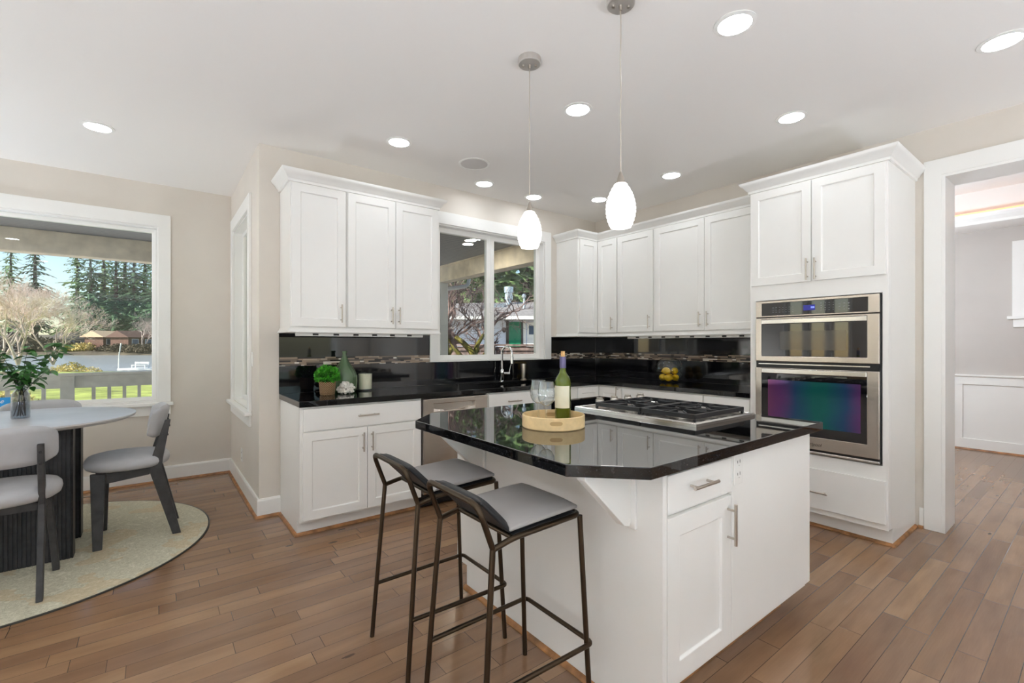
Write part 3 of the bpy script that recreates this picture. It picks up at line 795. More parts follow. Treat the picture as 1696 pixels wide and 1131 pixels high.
OV = thing('wall_oven', 'stainless built-in microwave and oven combination in the tall white cabinet', 'oven', (3.64, 1.281, 0.53))
OX = 3.612
def ob(name, x0, y0, y1, z0, z1, m, parent=OV, x1=3.638, bevel=0.002): return obj(name, MB().box(x0, x1, y0, y1, z0, z1), m, parent, bevel=bevel)
obj('chassis', MB().box(3.64, 4.18, 0.90, 1.66, 0.53, 1.61), M['black'], OV)
ob('backplate', 3.634, 0.896, 1.665, 0.527, 1.614, M['black'])
cp = obj('control_panel', MB().plate([0.901, 0.962, 1.617, 1.661], [1.492, 1.503, 1.594, 1.612], lambda i, j: (i, j) != (1, 1), OX+0.004, 3.6335, 'x'), M['steel'], OV, bevel=0.003)
ob('control_glass', OX+0.006, 0.9622, 1.6168, 1.5032, 1.5938, M['dark_glass'], cp, 3.632, 0.0005)
ob('display', OX+0.0052, 1.262, 1.335, 1.528, 1.566, M['display'], cp, OX+0.0058, 0)
dg = MB()
for k, (y, z) in enumerate([(1.285 - 0.008*i, 1.548) for i in range(3)]):
    dg.box(OX+0.0046, OX+0.0051, y-0.0025, y+0.0025, z-0.006, z+0.006)
obj('clock_digits', dg, M['digits'], cp)
for y0, dy, wd, ni, nj, dz in ((1.222, -0.024, 0.006, 4, 4, 0.016), (1.40, 0.022, 0.009, 7, 3, 0.017), (1.06, 0.026, 0.010, 3, 3, 0.019)):
    km = MB()
    for i in range(ni):
        for j in range(nj): km.box(OX+0.0052, OX+0.0058, y0+dy*i, y0+dy*i+wd, 1.524+dz*j, 1.527+dz*j)
    obj('keypad', km, M['mark'], cp)
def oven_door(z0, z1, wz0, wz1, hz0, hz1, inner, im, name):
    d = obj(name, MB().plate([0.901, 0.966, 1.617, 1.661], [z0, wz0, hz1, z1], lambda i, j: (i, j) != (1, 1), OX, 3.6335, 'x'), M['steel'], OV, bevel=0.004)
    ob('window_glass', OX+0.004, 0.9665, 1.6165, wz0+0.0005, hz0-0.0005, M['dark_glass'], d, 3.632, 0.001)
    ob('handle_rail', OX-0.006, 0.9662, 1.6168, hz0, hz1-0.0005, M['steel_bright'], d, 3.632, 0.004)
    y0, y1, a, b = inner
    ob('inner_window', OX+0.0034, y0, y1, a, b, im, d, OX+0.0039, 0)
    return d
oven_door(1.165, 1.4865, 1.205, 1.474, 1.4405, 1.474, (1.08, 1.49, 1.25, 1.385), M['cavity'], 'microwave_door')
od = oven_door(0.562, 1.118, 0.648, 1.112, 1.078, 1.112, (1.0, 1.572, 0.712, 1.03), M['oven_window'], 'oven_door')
ob('vent_slot', 3.622, 0.905, 1.655, 1.125, 1.16, M['black'], OV, 3.6335, 0)
ob('vent_bar', 3.616, 0.95, 1.64, 1.142, 1.15, M['steel_bright'], OV, 3.6215, 0.001)
ob('bottom_trim', OX+0.002, 0.901, 1.661, 0.532, 0.549, M['steel_bright'], OV, 3.6335, 0.004)

def text_mesh(name, body, size, mtx, m, parent=None, shear=0.0, depth=0.0006, **kw):
    cu = bpy.data.curves.new(name, 'FONT'); cu.body = body; cu.size = size; cu.align_x = 'CENTER'; cu.align_y = 'CENTER'; cu.shear = shear; cu.extrude = depth
    tmp = bpy.data.objects.new(name+'_tmp', cu); link(tmp)
    me = bpy.data.meshes.new_from_object(tmp.evaluated_get(bpy.context.evaluated_depsgraph_get()))
    bpy.data.objects.remove(tmp)
    mb = MB(); mb.bm.from_mesh(me); bpy.data.meshes.remove(me)
    mb.bm.transform(mtx)
    return obj(name, mb, m, parent, **kw)
LM = Matrix.Translation((OX-0.0004, 1.285, 0.598)) @ Matrix(((0, 0, -1, 0), (-1, 0, 0, 0), (0, 1, 0, 0), (0, 0, 0, 1)))
text_mesh('emblem', 'Whirlpool', 0.030, LM, M['stem'], od, 0.25)

# ------------------------------------------------------------------ island
IL, IR, IFR, IBK = 1.318, 2.50, 0.915, 2.19
I = thing('island_cabinet', 'white kitchen island cabinet with a drawer, a door and a plain panel in front', 'island', (1.9, 1.55, 0))
obj('side_panel', MB().prism([(0.9855, 0.0), (0.9855, 0.1195), (IFR-0.021, 0.1195), (IFR-0.021, BT), (IBK, BT), (IBK, 0.1195), (2.094, 0.1195), (2.094, 0.0)], IL-0.008, IL+0.012, 'x'), M['cab'], I, bevel=0.0015)
obj('body', MB().box(IL+0.0125, IR, IFR, IBK-0.02, 0.12, BT), M['cab'], I, bevel=0.0015)
obj('toe_kick', MB().box(IL+0.0125, IR-0.05, 1.021, 2.094, 0, 0.1195), M['cab'], I)
obj('corner_post', MB().box(IL-0.012, IL-0.0085, IFR-0.021, IFR+0.05, 0.12, BT), M['cab'], I)
shaker('y', IFR, IL+0.019, 1.752, 0.725, 0.855, I, 'drawer', (1.523, 0.800, 'h'), flat=True, hl=0.155)
shaker('y', IFR, IL+0.017, 1.752, 0.150, 0.712, I, handle=(1.722, 0.612, 'v'), hl=0.155, rail=0.07)
obj('front_panel', MB().box(1.755, IR, IFR-0.02, IFR-0.0005, 0.150, BT), M['cab'], I, bevel=0.0015)
op = obj('outlet', MB().box(1.762, 1.832, IFR-0.026, IFR-0.0205, 0.747, 0.864), M['white_plastic'], I, bevel=0.002, label='white duplex outlet plate')
om = MB()
for z in (0.782, 0.829):
    om.box(1.785, 1.788, IFR-0.0268, IFR-0.0262, z, z+0.01); om.box(1.804, 1.807, IFR-0.0268, IFR-0.0262, z, z+0.012); om.lathe([(0.0028, -0.0004), (0.0028, 0.0004)], (1.796, IFR-0.0264, z-0.009), 8)
obj('sockets', om, M['cabdark'], op)
shoe('shoe_moulding', [(IL-0.0085, 2.10), (IL-0.0085, 0.986)], 1, I)
shoe('shoe_moulding', [(IL+0.02, 1.0205), (IR-0.052, 1.0205)], 1, I)
for yc in (1.945, 1.032):
    c = obj('corbel', MB().prism([(IL-0.020, 0.8738), (1.07, 0.8738), (1.07, 0.858), (IL-0.055, 0.672), (IL-0.028, 0.664), (IL-0.020, 0.68)], yc-0.019, yc+0.019, 'y'), M['cab'], I, bevel=0.003)
    obj('corbel_plate', MB().box(IL-0.0205, IL-0.0085, yc-0.036, yc+0.036, 0.655, 0.8738), M['cab'], I, bevel=0.003)
poly = [(1.018, 1.045), (1.198, 0.860), (2.564, 0.860), (2.564, 2.284), (1.198, 2.284), (1.018, 2.104)]
it = MB().prism(poly, 0.8745, 0.914)
for f_ in it.bm.faces:
    f_.normal_update(); f_.material_index = 0 if f_.calc_center_median().z > 0.9135 else 1
obj('island_countertop', it, [M['island_granite'], M['granite']], None, (1.8, 1.55, 0.8745), bevel=0.003, label='polished black granite island top with two clipped corners', cat='countertop')

# gas cooktop set in the island
CK = thing('gas_cooktop', 'stainless gas cooktop with black iron grates set in the island top', 'cooktop', (2.23, 1.53, 0.914))
CX0, CX1, CY0, CY1 = 1.935, 2.495, 1.150, 1.915
obj('base_plate', MB().plate([CX0+0.02, CX1-0.02], [CY0+0.02, CY1-0.02], lambda i, j: True, 0.9142, 0.927, 'z'), M['steel'], CK, bevel=0.004)
fr = [(0, 0.9143), (0.0, 0.9275), (-0.006, 0.931), (-0.012, 0.928), (-0.018, 0.931), (-0.024, 0.928), (-0.036, 0.930), (-0.036, 0.9143)]
obj('rim', MB().sweep([(a+0.0, z) for a, z in fr], [(CX0, CY1), (CX0, CY0), (CX1, CY0), (CX1, CY1)], 1, True), M['steel_bright'], CK, smooth=35)
def grate(y0, y1):
    x0, x1, z0, z1, w = 1.985, 2.45, 0.932, 0.962, 0.013
    m = MB(); zt0 = 0.940
    m.plate([x0, x0+w, x1-w, x1], [y0, y0+w, y1-w, y1], lambda i, j: (i, j) != (1, 1), zt0, z1, 'z')
    for x in (x0, x1-w):
        for y in (y0, y1-w): m.box(x, x+w, y, y+w, 0.9275, zt0)
    ym = (y0+y1)/2
    for xm in (x0+(x1-x0)*0.27, x0+(x1-x0)*0.73):
        for s in (-1, 1):
            m.box(xm-0.005, xm+0.005, min(ym+s*0.03, ym+s*((y1-y0)/2-0.008)), max(ym+s*0.03, ym+s*((y1-y0)/2-0.008)), zt0+0.004, z1+0.002)
        m.box(xm-0.11, xm-0.035, ym-0.005, ym+0.005, zt0+0.004, z1+0.002); m.box(xm+0.035, xm+0.11, ym-0.005, ym+0.005, zt0+0.004, z1+0.002)
        for sx in (-1, 1):
            for sy in (-1, 1):
                m.tube([(xm+sx*0.03, ym+sy*0.03, z1-0.004), (xm+sx*0.085, ym+sy*0.085, z1-0.006)], 0.005, 6)
    m.box((x0+x1)/2-0.006, (x0+x1)/2+0.006, y0+w, y1-w, zt0, z1)
    obj('grate', m, M['iron'], CK, bevel=0.002)
    for xm in (x0+(x1-x0)*0.27, x0+(x1-x0)*0.73):
        b = MB(); b.lathe([(0.046, 0), (0.046, 0.005), (0.03, 0.009), (0.03, 0.013), (0.0, 0.013)], (xm, ym, 0.9272), 24); bo = obj('burner', b, M['steel_bright'], CK, smooth=35)
        b = MB(); b.lathe([(0.026, 0.0), (0.028, 0.004), (0.025, 0.007), (0.0, 0.0075)], (xm, ym, 0.9405), 24); obj('burner_cap', b, M['iron'], bo, smooth=35)
grate(1.185, 1.488); grate(1.496, 1.80)
for x in (2.085, 2.215, 2.345, 2.47):
    b = MB(); b.lathe([(0.030, 0), (0.030, 0.005), (0.025, 0.008), (0.0245, 0.034), (0.0225, 0.038), (0.0, 0.0385)], (x, 1.856, 0.9272), 28)
    kb = obj('knob', b, M['nickel'], CK, smooth=35)
    obj('grip', MB().box(x-0.005, x+0.005, 1.834, 1.878, 0.9658, 0.976), M['nickel'], kb, bevel=0.002)

# ------------------------------------------------------------------ bar stools
def make_stool(label):
    t = thing('bar_stool', label, 'bar stool', (0, 0, 0), 'bar stools at the island')
    r = 0.0095
    def frame_pts(*p): return p
    def arc(p0, p1, p2, rad, n=5):
        p0, p1, p2 = Vector(p0), Vector(p1), Vector(p2)
        a, b = p1 + (p0-p1).normalized()*rad, p1 + (p2-p1).normalized()*rad
        return [(a*(1-t)**2 + p1*2*t*(1-t) + b*t*t) for t in [i/n for i in range(n+1)]]
    jz, bz = 0.668, 0.812
    J = [(-0.178, 0.163*s, jz) for s in (1, -1)]; TP = [(-0.232, 0.163*s, bz) for s in (1, -1)]
    pts = [Vector(J[0])] + arc(J[0], TP[0], TP[1], 0.045) + arc(TP[0], TP[1], J[1], 0.045) + [Vector(J[1])]
    bh = MB(); bh.tube(pts, r, 10); obj('back_frame', bh, M['bronze'], t, smooth=60)
    FT = [(0.195, 0.165*s, 0.693) for s in (1, -1)]
    Jf = [(-0.176, 0.163*s, jz-0.002) for s in (1, -1)]
    K1 = [(-0.10, 0.163*s, 0.682) for s in (1, -1)]
    pts = [Vector(Jf[0])] + arc(Jf[0], K1[0], FT[0], 0.03) + arc(K1[0], FT[0], FT[1], 0.03) + arc(FT[0], FT[1], K1[1], 0.03) + arc(FT[1], K1[1], Jf[1], 0.03) + [Vector(Jf[1])]
    sf = MB(); sf.tube(pts, r, 10)
    sf.tube([(-0.10, 0.155, 0.682), (-0.10, -0.155, 0.682)], 0.008, 8)
    obj('seat_frame', sf, M['bronze'], t, smooth=60)
    for s in (1, -1):
        m = MB(); m.tube([(-0.230, 0.1825*s, 0.0), (-0.178, 0.163*s, jz)], r, 10); obj('leg', m, M['bronze'], t, smooth=60)
    for s in (1, -1):
        m = MB(); m.tube([(0.230, 0.1825*s, 0.0), (0.195, 0.165*s, 0.688)], r, 10); obj('leg', m, M['bronze'], t, smooth=60)
    fz = 0.232; k = fz/0.668
    xr, xf, yy = -0.230+0.052*k, 0.238, 0.185
    R0_, R1_ = (xr, 0.1765, fz), (xr, -0.1765, fz); F0, F1 = (xf, yy, fz), (xf, -yy, fz)
    pts = [Vector(R0_)] + arc(R0_, F0, F1, 0.022) + arc(F0, F1, R1_, 0.022) + [Vector(R1_)]
    fm = MB(); fm.tube(pts, 0.0085, 10); obj('footrest', fm, M['bronze'], t, smooth=60)
    # seat cushion: rounded slab, a little crowned
    def cushion(name, fx, n=12, m_=12, half=0.145, thick=0.05, mt=None):
        mb = MB(); bm = mb.bm; top = []; bot = []
        for i in range(n+1):
            u = -1 + 2*i/n; ru, rl = [], []
            for j in range(m_+1):
                v = -1 + 2*j/m_
                e = (1-abs(u)**5)*(1-abs(v)**5)
                h = thick*(0.62 + 0.38*e) * (1 if e > 0 else 0.55)
                p, q = fx(u, v, h), fx(u, v, 0)
                ru.append(bm.verts.new(p)); rl.append(bm.verts.new(q))
            top.append(ru); bot.append(rl)
        for i in range(n):
            for j in range(m_):
                bm.faces.new((top[i][j], top[i+1][j], top[i+1][j+1], top[i][j+1])); bm.faces.new((bot[i][j], bot[i][j+1], bot[i+1][j+1], bot[i+1][j]))
        for i in range(n):
            bm.faces.new((top[i][0], bot[i][0], bot[i+1][0], top[i+1][0])); bm.faces.new((top[i][m_], top[i+1][m_], bot[i+1][m_], bot[i][m_]))
        for j in range(m_):
            bm.faces.new((top[0][j], top[0][j+1], bot[0][j+1], bot[0][j])); bm.faces.new((top[n][j], bot[n][j], bot[n][j+1], top[n][j+1]))
        return obj(name, mb, mt, t, smooth=40, bevel=0.005, segs=3)
    cushion('seat', lambda u, v, h: (0.045+0.150*u, 0.156*v, 0.7045+0.006*u+h), mt=M['graycush'], thick=0.036)
    cushion('seat_base', lambda u, v, h: (0.045+0.147*u, 0.153*v, 0.6875+0.006*u+h*0.55), mt=M['darkback'], thick=0.03)
    # slanted back pad from the top rail down to the rear of the seat
    A_, B_ = Vector((-0.214, 0, 0.806)), Vector((-0.100, 0, 0.690)); dr = (B_-A_); nn = Vector((-dr.z, 0, dr.x)).normalized()
    if nn.x < 0: nn = -nn
    hw = lambda u: 0.148
    def back(u, v, h):
        p = A_ + dr*(u*0.5+0.5) + nn*h; return (p.x, v*0.149, p.z)
    cushion('backrest', back, mt=M['darkback'], thick=0.03)
    return t
s1 = make_stool('grey seated bronze framed bar stool nearest the camera, in front of the island drawer end')
s1.location = (0.99, 1.313, 0)
dup(s1, (0.99, 1.8175, 0), 0, 'grey seated bronze framed bar stool farther from the camera, in front of the dishwasher')

# ------------------------------------------------------------------ dining nook
RG = thing('round_rug', 'round cream rug with a faded pattern under the dining table', 'rug', (-0.683, 4.075, 0))
m = MB(); m.lathe([(0, 0.001), (0.992, 0.001), (0.992, 0.009), (0, 0.009)], (-0.683, 4.075, 0), 96); obj('pile', m, M['rug'], RG)
m = MB(); m.lathe([(0.9925, 0.001), (1.002, 0.001), (1.002, 0.0085), (0.9925, 0.0085), (0.9925, 0.001)], (-0.683, 4.075, 0), 96); obj('binding', m, M['rug_edge'], RG)
TB = thing('dining_table', 'round pale dining table on a black fluted slab base', 'table', (-0.67, 4.121, 0.009))
m = MB(); m.lathe([(0, 0.800), (0.535, 0.800), (0.563, 0.812), (0.570, 0.822), (0.568, 0.829), (0.562, 0.830), (0, 0.830)], (-0.67, 4.121, 0), 96)
obj('tabletop', m, M['tabletop'], TB, smooth=40)
def flutes(y0, y1, x0=-0.96, x1=-0.388):
    poly, n, g, dp = [], 30, 0.004, 0.006
    pt = (x1-x0-0.024)/n
    front = []
    for i in range(n):
        a = x0+0.012+pt*i
        front += [(a+g/2, y0), (a+pt-g/2, y0), (a+pt-g/2, y0+dp), (a+pt+g/2, y0+dp)]
    front = [(x0, y0)] + front + [(x1, y0+dp), (x1, y0)]
    back = [(x, y1) for x in (x1, x0)]
    p2 = [(x0, y0)] + front[1:-2] + [(x1, y0)] + back
    m = MB(); m.prism(p2, 0.0095, 0.7995); return m
obj('pedestal', flutes(3.81, 3.90), M['flute'], TB)
obj('pedestal', flutes(4.18, 4.30), M['flute'], TB)
obj('top_brace', MB().box(-0.75, -0.59, 3.905, 4.175, 0.76, 0.7995), M['flute'], TB)

def make_chair(label):
    t = thing('dining_chair', label, 'chair', (0, 0, 0), 'dining chairs around the round table')
    for s in (1, -1):               # front legs: tapering boards
        m = MB(); x0, x1 = (0.18, 0.21) if s > 0 else (-0.21, -0.18)
        m.prism([(0.155, 0.0), (0.200, 0.0), (0.215, 0.468), (0.14, 0.462)], x0, x1, 'x')
        for v in m.bm.verts: v.co.x -= s*0.035*(v.co.z/0.47)
        obj('leg', m, M['blackwood'], t, bevel=0.003)
    for s in (1, -1):               # rear legs: boomerang boards that carry the back
        m = MB(); x0, x1 = (0.150, 0.176) if s > 0 else (-0.176, -0.150)
        m.prism([(-0.247, 0.0), (-0.200, 0.0), (-0.078, 0.44), (-0.082, 0.51), (-0.160, 0.775), (-0.190, 0.775), (-0.150, 0.53), (-0.143, 0.46)], x0, x1, 'x')
        lg = obj('leg', m, M['blackwood'], t, bevel=0.003)
        for z, yb in ((0.735, -0.184), (0.675, -0.1745)):
            b = MB(); b.tube([(s*0.163, yb+0.004, z), (s*0.163, yb-0.0035, z)], 0.007, 10); obj('bolt', b, M['black'], lg, smooth=40)
    for s in (1, -1):
        m = MB(); x0, x1 = (0.150, 0.172) if s > 0 else (-0.172, -0.150)
        m.prism([(-0.079, 0.425), (0.137, 0.40), (0.137, 0.462), (-0.0795, 0.468)], x0, x1, 'x'); obj('side_rail', m, M['blackwood'], t)
    obj('rear_rail', MB().box(-0.148, 0.148, -0.125, -0.10, 0.43, 0.468), M['blackwood'], t)
    # round domed seat
    m = MB(); rings = [(0.0, 0.4705), (0.72, 0.4705), (0.9, 0.473), (0.975, 0.485), (1.0, 0.505), (0.985, 0.527), (0.93, 0.543), (0.8, 0.551), (0.5, 0.557), (0, 0.559)]
    vs = []; n = 48
    for q, z in rings:
        if q == 0: vs.append([m.bm.verts.new((0, 0.035, z))]); continue
        r_ = []
        for k in range(n):
            a = 2*PI*k/n; c, s_ = math.cos(a), math.sin(a); e = 2/2.35
            r_.append(m.bm.verts.new((q*0.232*math.copysign(abs(c)**e, c), 0.035+q*0.225*math.copysign(abs(s_)**e, s_), z)))
        vs.append(r_)
    for A_, B_ in zip(vs, vs[1:]):
        for k in range(n):
            k2 = (k+1) % n
            if len(A_) == 1: m.bm.faces.new((A_[0], B_[k2], B_[k]))
            elif len(B_) == 1: m.bm.faces.new((A_[k], A_[k2], B_[0]))
            else: m.bm.faces.new((A_[k], A_[k2], B_[k2], B_[k]))
    obj('seat', m, M['chairfab'], t, smooth=60)
    # curved back cushion with rounded ends
    m = MB(); nu, nv = 24, 12; F_, K_ = [], []
    for i in range(nu+1):
        fr_, kr = [], []
        for j in range(nv+1):
            u, v = -1+2*i/nu, -1+2*j/nv
            # squircle mapping for rounded corners
            uu, vv = u*math.sqrt(1-0.24*v**4*v*v), v*math.sqrt(1-0.35*u**4*u*u)
            x, z = 0.222*uu, 0.762+0.105*vv
            yb = -0.1425 - 0.10*(z-0.66)/0.2*0.38 + 0.075*(x/0.222)**2 - 0.012
            edge = max(abs(u), abs(v)); th = 0.044*(1-edge**8)**0.5 if edge < 1 else 0.0
            fr_.append(m.bm.verts.new((x, yb+0.022+th/2, z))); kr.append(m.bm.verts.new((x, yb+0.022-th/2, z)))
        F_.append(fr_); K_.append(kr)
    for i in range(nu):
        for j in range(nv):
            m.bm.faces.new((F_[i][j], F_[i][j+1], F_[i+1][j+1], F_[i+1][j])); m.bm.faces.new((K_[i][j], K_[i+1][j], K_[i+1][j+1], K_[i][j+1]))
    bmesh.ops.remove_doubles(m.bm, verts=m.bm.verts, dist=1e-4)
    obj('backrest', m, M['chairfab'], t, smooth=70)
    return t
ch = make_chair('pale grey dining chair at the right side of the table, seen in profile facing left')
ch.location = (-0.105, 4.05, 0.0095); ch.rotation_euler = (0, 0, PI/2)
dup(ch, (-0.630, 3.490, 0.0095), 0.05, 'pale grey dining chair with its back to the camera, at the left border')
dup(ch, (-0.66, 4.70, 0.0095), PI, 'pale grey dining chair behind the table, only its back showing above the tabletop')

VS = thing('glass_vase', 'square shouldered clear glass bottle vase on the dining table', 'vase', (-0.66, 4.141, 0.8305))
m = MB(); m.lathe([(0, 0.0035), (0.0385, 0.0035), (0.0405, 0.007), (0.0405, 0.130), (0.037, 0.152), (0.020, 0.178), (0.017, 0.205), (0.019, 0.216)], (-0.66, 4.141, 0.8305), 40)
m.lathe([(0.021, 0.216), (0.0195, 0.203), (0.023, 0.176), (0.040, 0.153), (0.0435, 0.132), (0.0435, 0.006), (0.040, 0.0), (0, 0.0)], (-0.66, 4.141, 0.8305), 40)
obj('glass', m, M['vase_glass'], VS, smooth=50)
m = MB(); m.lathe([(0, 0.0045), (0.0392, 0.0075), (0.0392, 0.124), (0, 0.1245)], (-0.66, 4.141, 0.8305), 32); obj('water', m, M['glass'], VS, smooth=50)
BRN = thing('leafy_branches', 'dark stemmed leafy green branches standing in the clear glass vase', 'plant', (-0.66, 4.141, 0.84))
rnd = random.Random(11)
stems = []; lf = MB()
for k in range(9):
    a = 2*PI*k/9 + rnd.uniform(-.3, .3); sp = rnd.uniform(0.09, 0.24); hh = rnd.uniform(0.27, 0.45)
    pts = []
    for i in range(9):
        q = i/8; w = (max(0, q-0.42)/0.58)**1.3
        rr = (0.030*(1-q*2.2) if q < 0.42 else 0.004) if q < 0.45 else 0.004+sp*w
        sg = -1 if q < 0.42 else 1
        wob = 0.008*math.sin(5*q+k) if q < 0.4 else 0
        pts.append(Vector((-0.66+sg*rr*math.cos(a)+wob, 4.141+sg*rr*math.sin(a), 0.846+hh*q)))
    sm = MB(); sm.tube(pts, [0.0022]*5+[0.0018, 0.0015, 0.0012, 0.001], 6); obj('stem', sm, M['stem'], BRN, smooth=60)
    for i in range(5, 9):
        for _ in range(4 if i < 8 else 6):
            p = pts[i] + Vector((rnd.uniform(-.02, .02), rnd.uniform(-.02, .02), rnd.uniform(-.015, .02)))
            b = rnd.uniform(0, 2*PI); el = rnd.uniform(-0.35, 0.5); L = rnd.uniform(0.05, 0.085); w = L*0.27
            d_ = Vector((math.cos(b)*math.cos(el), math.sin(b)*math.cos(el), math.sin(el))); sd = d_.cross(Vector((rnd.uniform(-.3, .3), rnd.uniform(-.3, .3), 1))).normalized(); up = sd.cross(d_)
            prev = None
            for q in range(6):
                s_ = q/5; wd = w*math.sin(PI*min(0.97, 0.08+s_*0.9))**0.8 if q < 5 else 0.001
                c_ = p + d_*L*s_ - up*L*0.35*s_*s_ ; row = [lf.bm.verts.new(c_ - sd*wd + up*wd*0.25), lf.bm.verts.new(c_), lf.bm.verts.new(c_ + sd*wd + up*wd*0.25)]
                if prev:
                    lf.bm.faces.new((prev[0], prev[1], row[1], row[0])); lf.bm.faces.new((prev[1], prev[2], row[2], row[1]))
                prev = row
obj('leaves', lf, M['leaf2'], BRN, smooth=180)
SG = thing('blue_sign', 'small bright blue sign with white script on the window sill, at the left border', 'sign', (-1.02, 5.42, 0.7505))
obj('stand', MB().box(-1.13, -0.905, 5.395, 5.445, 0.7505, 0.771), M['white_plastic'], SG, bevel=0.002)
obj('board', MB().box(-1.12, -0.918, 5.41, 5.428, 0.7712, 0.866), M['blue'], SG, bevel=0.002)
text_mesh('script', 'e', 0.045, Matrix.Translation((-0.968, 5.4094, 0.836)) @ Matrix.Rotation(PI/2, 4, 'X'), M['white_plastic'], SG, 0.35)

# ------------------------------------------------------------------ things on the counters
PL = thing('potted_boxwood', 'round boxwood plant in a wicker basket on the black counter', 'plant', (1.02, 3.58, 0.9145))
m = MB(); m.lathe([(0, 0.0), (0.047, 0.0), (0.052, 0.004), (0.060, 0.092), (0.063, 0.097), (0.057, 0.099), (0.052, 0.09), (0, 0.088)], (1.02, 3.58, 0.9145), 40)
obj('basket', m, M['wicker'], PL, smooth=50)
m = MB(); rnd = random.Random(3)
for _ in range(1500):
    a = rnd.uniform(0, 2*PI); ct_ = rnd.uniform(-0.45, 1); st_ = math.sqrt(1-ct_*ct_); R = 0.076*rnd.uniform(0.72, 1.06)
    n_ = Vector((st_*math.cos(a), st_*math.sin(a), ct_*0.92)); p = Vector((1.02, 3.58, 1.052)) + n_*R
    d_ = (n_ + Vector((rnd.uniform(-1, 1), rnd.uniform(-1, 1), rnd.uniform(-.6, 1)))*0.9).normalized(); sd = d_.cross(Vector((rnd.uniform(-1, 1), rnd.uniform(-1, 1), rnd.uniform(-1, 1)))).normalized()
    L = rnd.uniform(0.016, 0.025); w = L*0.34
    m.face([p, p+d_*L*0.5-sd*w, p+d_*L, p+d_*L*0.5+sd*w])
obj('foliage', m, M['leaf'], PL)
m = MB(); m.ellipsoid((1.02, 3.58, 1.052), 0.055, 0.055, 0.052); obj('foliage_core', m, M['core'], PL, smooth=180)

m = MB(); c = (1.192, 3.725, 0.9145)
pr_ = [(0, 0.0), (0.078, 0.0), (0.090, 0.008), (0.096, 0.03), (0.100, 0.08), (0.099, 0.125), (0.085, 0.165), (0.058, 0.205), (0.032, 0.245), (0.019, 0.280), (0.0165, 0.305), (0.021, 0.312), (0.0205, 0.322), (0.0145, 0.322), (0.013, 0.305), (0.0155, 0.280), (0.0285, 0.245), (0.054, 0.205), (0.081, 0.165), (0.095, 0.125), (0.096, 0.08), (0.092, 0.03), (0.086, 0.012), (0.075, 0.005), (0, 0.005)]
m.lathe([(r_*0.98, z_) for r_, z_ in pr_], c, 48)
obj('glass_demijohn', m, M['green_glass'], None, c, smooth=50, label='pale green glass demijohn bottle with a narrow neck behind the white coral', cat='bottle')

m = MB(); rnd = random.Random(5); c = Vector((1.150, 3.560, 0.9145))
m.ellipsoid((c.x, c.y, c.z+0.032), 0.036, 0.028, 0.024, 16, 8)
for _ in range(95):
    a = rnd.uniform(0, 2*PI); e = rnd.uniform(-0.5, 1.35); d_ = Vector((math.cos(a)*math.cos(e), 0.75*math.sin(a)*math.cos(e), math.sin(e)))
    p0 = c + Vector((0, 0, 0.03)); L = rnd.uniform(0.05, 0.072); L = L if p0.z + d_.z*L > 0.926 else L*0.8
    p1 = p0 + d_*L*0.75 + Vector((rnd.uniform(-.006, .006), rnd.uniform(-.006, .006), 0.004)); p2 = p0 + d_*L
    m.tube([p0+d_*0.02, p1, p2], [0.010, 0.008, 0.0065], 7)
    d2 = (d_ + Vector((rnd.uniform(-1, 1), rnd.uniform(-1, 1), rnd.uniform(0, 1)))*0.8).normalized()
    m.tube([p1, p1+d2*0.016], [0.007, 0.0055], 6)
zmin = min(v.co.z for v in m.bm.verts)
bmesh.ops.translate(m.bm, verts=m.bm.verts, vec=(0, 0, 0.9147-zmin))
obj('coral', m, M['coral'], None, c, smooth=60, label='white branching coral piece in front of the green bottle', cat='coral')

CD = thing('candle_jar', 'ivory pillar candle in a straight glass holder beside the green bottle', 'candle', (1.366, 3.745, 0.9145))
c = (1.366, 3.745, 0.9145)
m = MB(); m.lathe([(0, 0), (0.050, 0), (0.056, 0.005), (0.058, 0.145), (0.0555, 0.145), (0.0535, 0.012), (0, 0.010)], c, 40); obj('holder', m, M['bowl_glass'], CD, smooth=40)
m = MB(); m.lathe([(0, 0.0105), (0.0525, 0.0125), (0.0545, 0.135), (0.03, 0.132), (0, 0.130)], c, 40); w_ = obj('wax', m, M['wax'], CD, smooth=40)
m = MB(); m.tube([(c[0], c[1], c[2]+0.128), (c[0]+0.002, c[1], c[2]+0.142)], 0.0012, 6); obj('wick', m, M['stem'], CD)

# glass bowl of lemons
bc = (4.05, 2.70, 0.9145); R = 0.138
m = MB(); pr_ = [(0, 0.0)]
for i in range(1, 20):
    a = -PI/2 + (PI/2+1.08)*i/19; 
    r_, z_ = R*math.cos(a), R*0.92+R*0.92*math.sin(a)
    if z_ > 0.006: pr_.append((r_, z_))
    else: pr_.append((r_, 0.0))
pr_ += [(r_-0.003, max(0.004, z_)) for r_, z_ in pr_[::-1] if r_ > 0.01] + [(0, 0.004)]
m.lathe(pr_, bc, 48)
obj('glass_bowl', m, M['bowl_glass'], None, bc, smooth=60, label='round clear glass bowl holding lemons on the oven wall counter', cat='bowl')
lem = MB()
lp = [(0, -0.044), (0.006, -0.042), (0.010, -0.037), (0.022, -0.027), (0.030, -0.012), (0.032, 0.0), (0.030, 0.012), (0.022, 0.027), (0.010, 0.037), (0.006, 0.042), (0, 0.044)]
lem.lathe(lp, (0, 0, 0), 24)
lm0 = obj('lemon', lem, M['lemon'], None, (0, 0, 0), smooth=180, label='yellow lemon piled inside the clear glass bowl', cat='lemon', group='lemons in the glass bowl')
spots = [(.058*math.cos(k*PI/2+.5), .058*math.sin(k*PI/2+.5), .050, k*PI/2+.5) for k in range(4)] + [(.050*math.cos(k*2*PI/3+1.2), .050*math.sin(k*2*PI/3+1.2), .112, k*2.1+.9) for k in range(3)]
